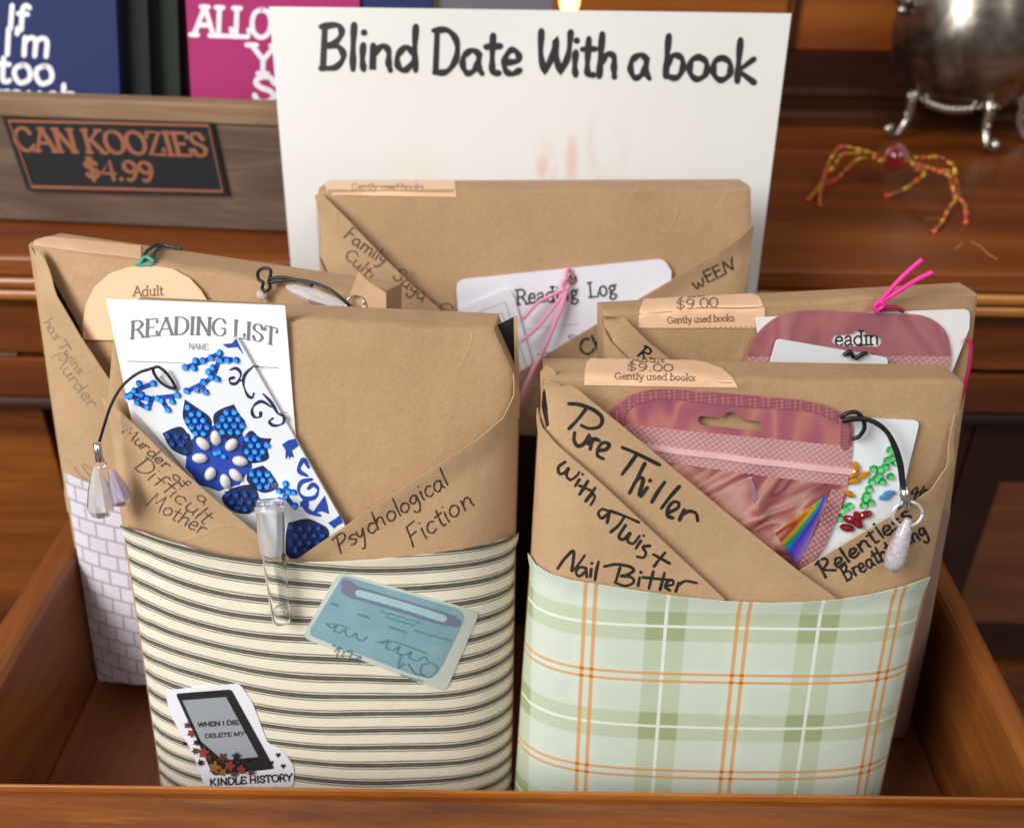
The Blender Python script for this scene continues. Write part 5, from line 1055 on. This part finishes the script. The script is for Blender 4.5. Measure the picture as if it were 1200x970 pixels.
o, hp = cooler('magenta can cooler with white slab lettering in the wooden box', rounded([(214, -60), (420, -60), (424, 150), (226, 150)], 4), .020, MAG)
ink('cooler_lettering', [dict(text='ALLOW', p0=(226, 41), p1=(352, 46), cap=33, wpx=6, font=ROM, serif=1.2), dict(text='Y', p0=(292, 86), p1=(324, 87), cap=33, wpx=6, font=ROM, serif=1.2), dict(text='S', p0=(294, 119), p1=(324, 121), cap=30, wpx=6.5, font=ROM, serif=1.2)], WHITE_INK, o, hp)
cooler('second navy can cooler showing just above the white sign', [(418, -60), (506, -60), (508, 120), (424, 120)], .022, NAVY)
cooler('grey can cooler showing just above the white sign', [(510, -60), (648, -60), (646, 120), (512, 120)], .026, GREYF)
# unidentified warm glint above the sign; stem and glowing tip are made up
hb_ = hit_plane((0, .70, 0), (0, -1, 0))
q0 = hb_(667, 12)[0]
bu = thing('small_lamp', 'unidentified warm glint just above the white sign, added as a glowing tip on a stem', 'lamp', (q0.x, .70, TT))
MB().add(*lathe((q0.x, .70, TT), (q0.x, .70, q0.z - .004), [(0, .016), (.04, .016), (.06, .004), (.9, .003), (.93, .006), (1, .006)], 16)).build('stem', SILVERL, bu)
MB().add(*lathe((q0.x, .70, q0.z - .004), (q0.x, .70, q0.z + .03), [(0, .004), (.2, .0065), (.45, .0075), (.75, .004), (1, .0008)], 14)).build('bulb', FLAME, bu)

# ------------------------------------------------------------------ silver pot on the sideboard
PC = hp_top(1118, 168)[0] + V((.008, .030, 0)); PC.z = TT
pot = thing('silver_pot', 'tarnished round silver pot on scrolled legs, upper right corner', 'pot', PC)
z_ = lambda h: PC + V((0, 0, h))
prof = [(.0, .012), (.012, .026), (.05, .036), (.12, .0455), (.24, .0535), (.40, .0575), (.55, .0575), (.68, .054), (.78, .049), (.84, .047), (.88, .052), (.92, .054), (.93, .050), (.90, .044)]
MB().add(*lathe(z_(.021), z_(.136), prof, 48)).build('pot_body', SILVER, pot)
MB().add(*tube([z_(.1255) + V((.0535 * math.cos(a * .1745), .0535 * math.sin(a * .1745), 0)) for a in range(37)], .0022, 8)).build('pot_rim', SILVERL, pot)
def leg(a):
    d = V((math.cos(a), math.sin(a), 0)); s_ = V((-d.y, d.x, 0))
    P_ = [d * .034 + V((0, 0, .036)), d * .041 + V((0, 0, .033)), d * .045 + V((0, 0, .027)), d * .0445 + V((0, 0, .019)), d * .047 + V((0, 0, .011)), d * .053 + V((0, 0, .0038)), d * .059 + V((0, 0, .0035)), d * .0625 + V((0, 0, .0065)), d * .061 + V((0, 0, .0095))]
    pts = [V(p) for p in crom([tuple(p) for p in P_], 4)]; n = len(pts)
    rs = [.0050 - .0022 * min(1, i / (n * .6)) + (.0008 if i > n - 5 else 0) for i in range(n)]
    m_ = MB(); m_.add(*tube([PC + p for p in pts], rs, 8))
    m_.add(*ball(PC + d * .0605 + V((0, 0, .0092)), .0030, 8, 6)); m_.add(*ball(PC + d * .0475 + V((0, 0, .0175)), .0024, 8, 6)); m_.add(*ball(PC + d * .0478 + V((0, 0, .031)), .0030, 8, 6))
    for sg in (-1, 1):
        c0 = PC + d * .042 + s_ * sg * .008 + V((0, 0, .031))
        m_.add(*tube([c0 + s_ * sg * (.0038 * math.cos(t * .55) * (1 - t * .06)) + V((0, 0, .0042 * math.sin(t * .55) * (1 - t * .06))) for t in range(11)], .0013, 6))
    m_.build('leg', SILVERL, pot)
la = [math.radians(x) for x in (203, 277, 330, 100)]
for a in la: leg(a)
m_ = MB(); n_ = 9
for i in range(n_):
    a = la[0] + .30 + (la[1] - la[0] - .60) * i / (n_ - 1); m_.add(*ball(PC + V((.044 * math.cos(a), .044 * math.sin(a), 0.0285 - .002 * math.sin(math.pi * i / (n_ - 1)))), (.0023, .0023, .0036), 7, 5))
m_.build('gadroon_band', SILVERL, pot)
m_ = MB(); hd = V((-1, -.15, 0)).normalized()
m_.add(*tube([PC + hd * r_ + V((0, 0, h_)) for r_, h_ in crom([(.052, .104), (.058, .094), (.066, .099), (.072, .113), (.070, .132), (.058, .142), (.048, .136)], 5)], .0034, 10)); m_.add(*tube([PC + hd * r_ + V((0, 0, h_)) for r_, h_ in crom([(.067, .12), (.060, .112), (.055, .118), (.058, .126), (.064, .124)], 5)], .0024, 8))
m_.add(*ball(PC + hd * .0605 + V((0, 0, .0885)), .0034, 9, 6)); m_.build('handle', SILVERL, pot)

# ------------------------------------------------------------------ beaded spider on the sideboard
def at_h(px, py, h): return hit_plane((0, 0, TT + h), (0, 0, 1))(px, py)[0]
SC = at_h(1050, 190, .018); sp = thing('beaded_spider', 'red and gold beaded wire spider standing before the silver pot', 'spider', (SC.x, SC.y, TT))
MB().add(*ball(at_h(1050, 185, .020), .0088, 14, 10)).build('body_bead', BEADR, sp)
mb = MB()
for x, y in ((1024, 186), (1032, 189), (1036, 184), (1066, 190), (1073, 187), (1070, 193)): mb.add(*ball(at_h(x, y, .018), .0022, 8, 6), random.randrange(3))
mb.build('neck_beads', [BEADG, BEADO, BEADG], sp)
B_ = lambda x, y: (x / 3.346 + 850, y / 3.346)
legs = [[((550, 600), 18), ((500, 590), 20), ((445, 573), 21), ((410, 630), 13), ((385, 700), 6), ((370, 760), 2), ((368, 805), 0)], [((600, 612), 18), ((540, 592), 21), ((470, 575), 22), ((425, 610), 14), ((395, 665), 8), ((378, 720), 4), ((325, 785), 0)], [((560, 618), 17), ((520, 625), 18), ((490, 650), 12), ((440, 700), 4), ((400, 722), 0)], [((560, 600), 19), ((455, 605), 20), ((430, 650), 12), ((395, 690), 5), ((376, 735), 0)],
        [((730, 620), 18), ((790, 618), 20), ((840, 615), 21), ((895, 650), 17), ((905, 700), 10), ((915, 770), 4), ((940, 810), 1), ((943, 872), 0)], [((740, 655), 17), ((800, 662), 18), ((870, 670), 19), ((903, 690), 15), ((890, 740), 9), ((905, 785), 4), ((880, 810), 2), ((850, 870), 1), ((820, 908), 0)], [((735, 640), 17), ((800, 660), 19), ((880, 690), 18), ((885, 725), 11), ((912, 775), 5), ((940, 800), 2), ((945, 840), 0)], [((740, 660), 16), ((790, 680), 15), ((735, 720), 8), ((690, 750), 3), ((632, 770), 0)]]
rnd = random.Random(5)
for lg in legs:
    pts = [at_h(*B_(*q), h_ / 1000 + .0012) for q, h_ in lg]; m_ = MB(); m_.add(*tube(pts, .0005, 5), 0)
    for a, b in zip(pts, pts[1:]):
        L = (b - a).length; k = max(1, int(L / .0042))
        for i in range(k):
            t0, t1 = (i + .08) / k, (i + .92) / k; rr = rnd.uniform(.0010, .0017); m_.add(*lathe(a + (b - a) * t0, a + (b - a) * t1, [(0, rr * .6), (.2, rr), (.8, rr), (1, rr * .6)], 7), rnd.choice([0, 0, 0, 1, 1, 2]))
    m_.add(*ball(pts[-1], .0020, 7, 5), 1); m_.build('leg', [BEADG, BEADO, BEADR], sp)
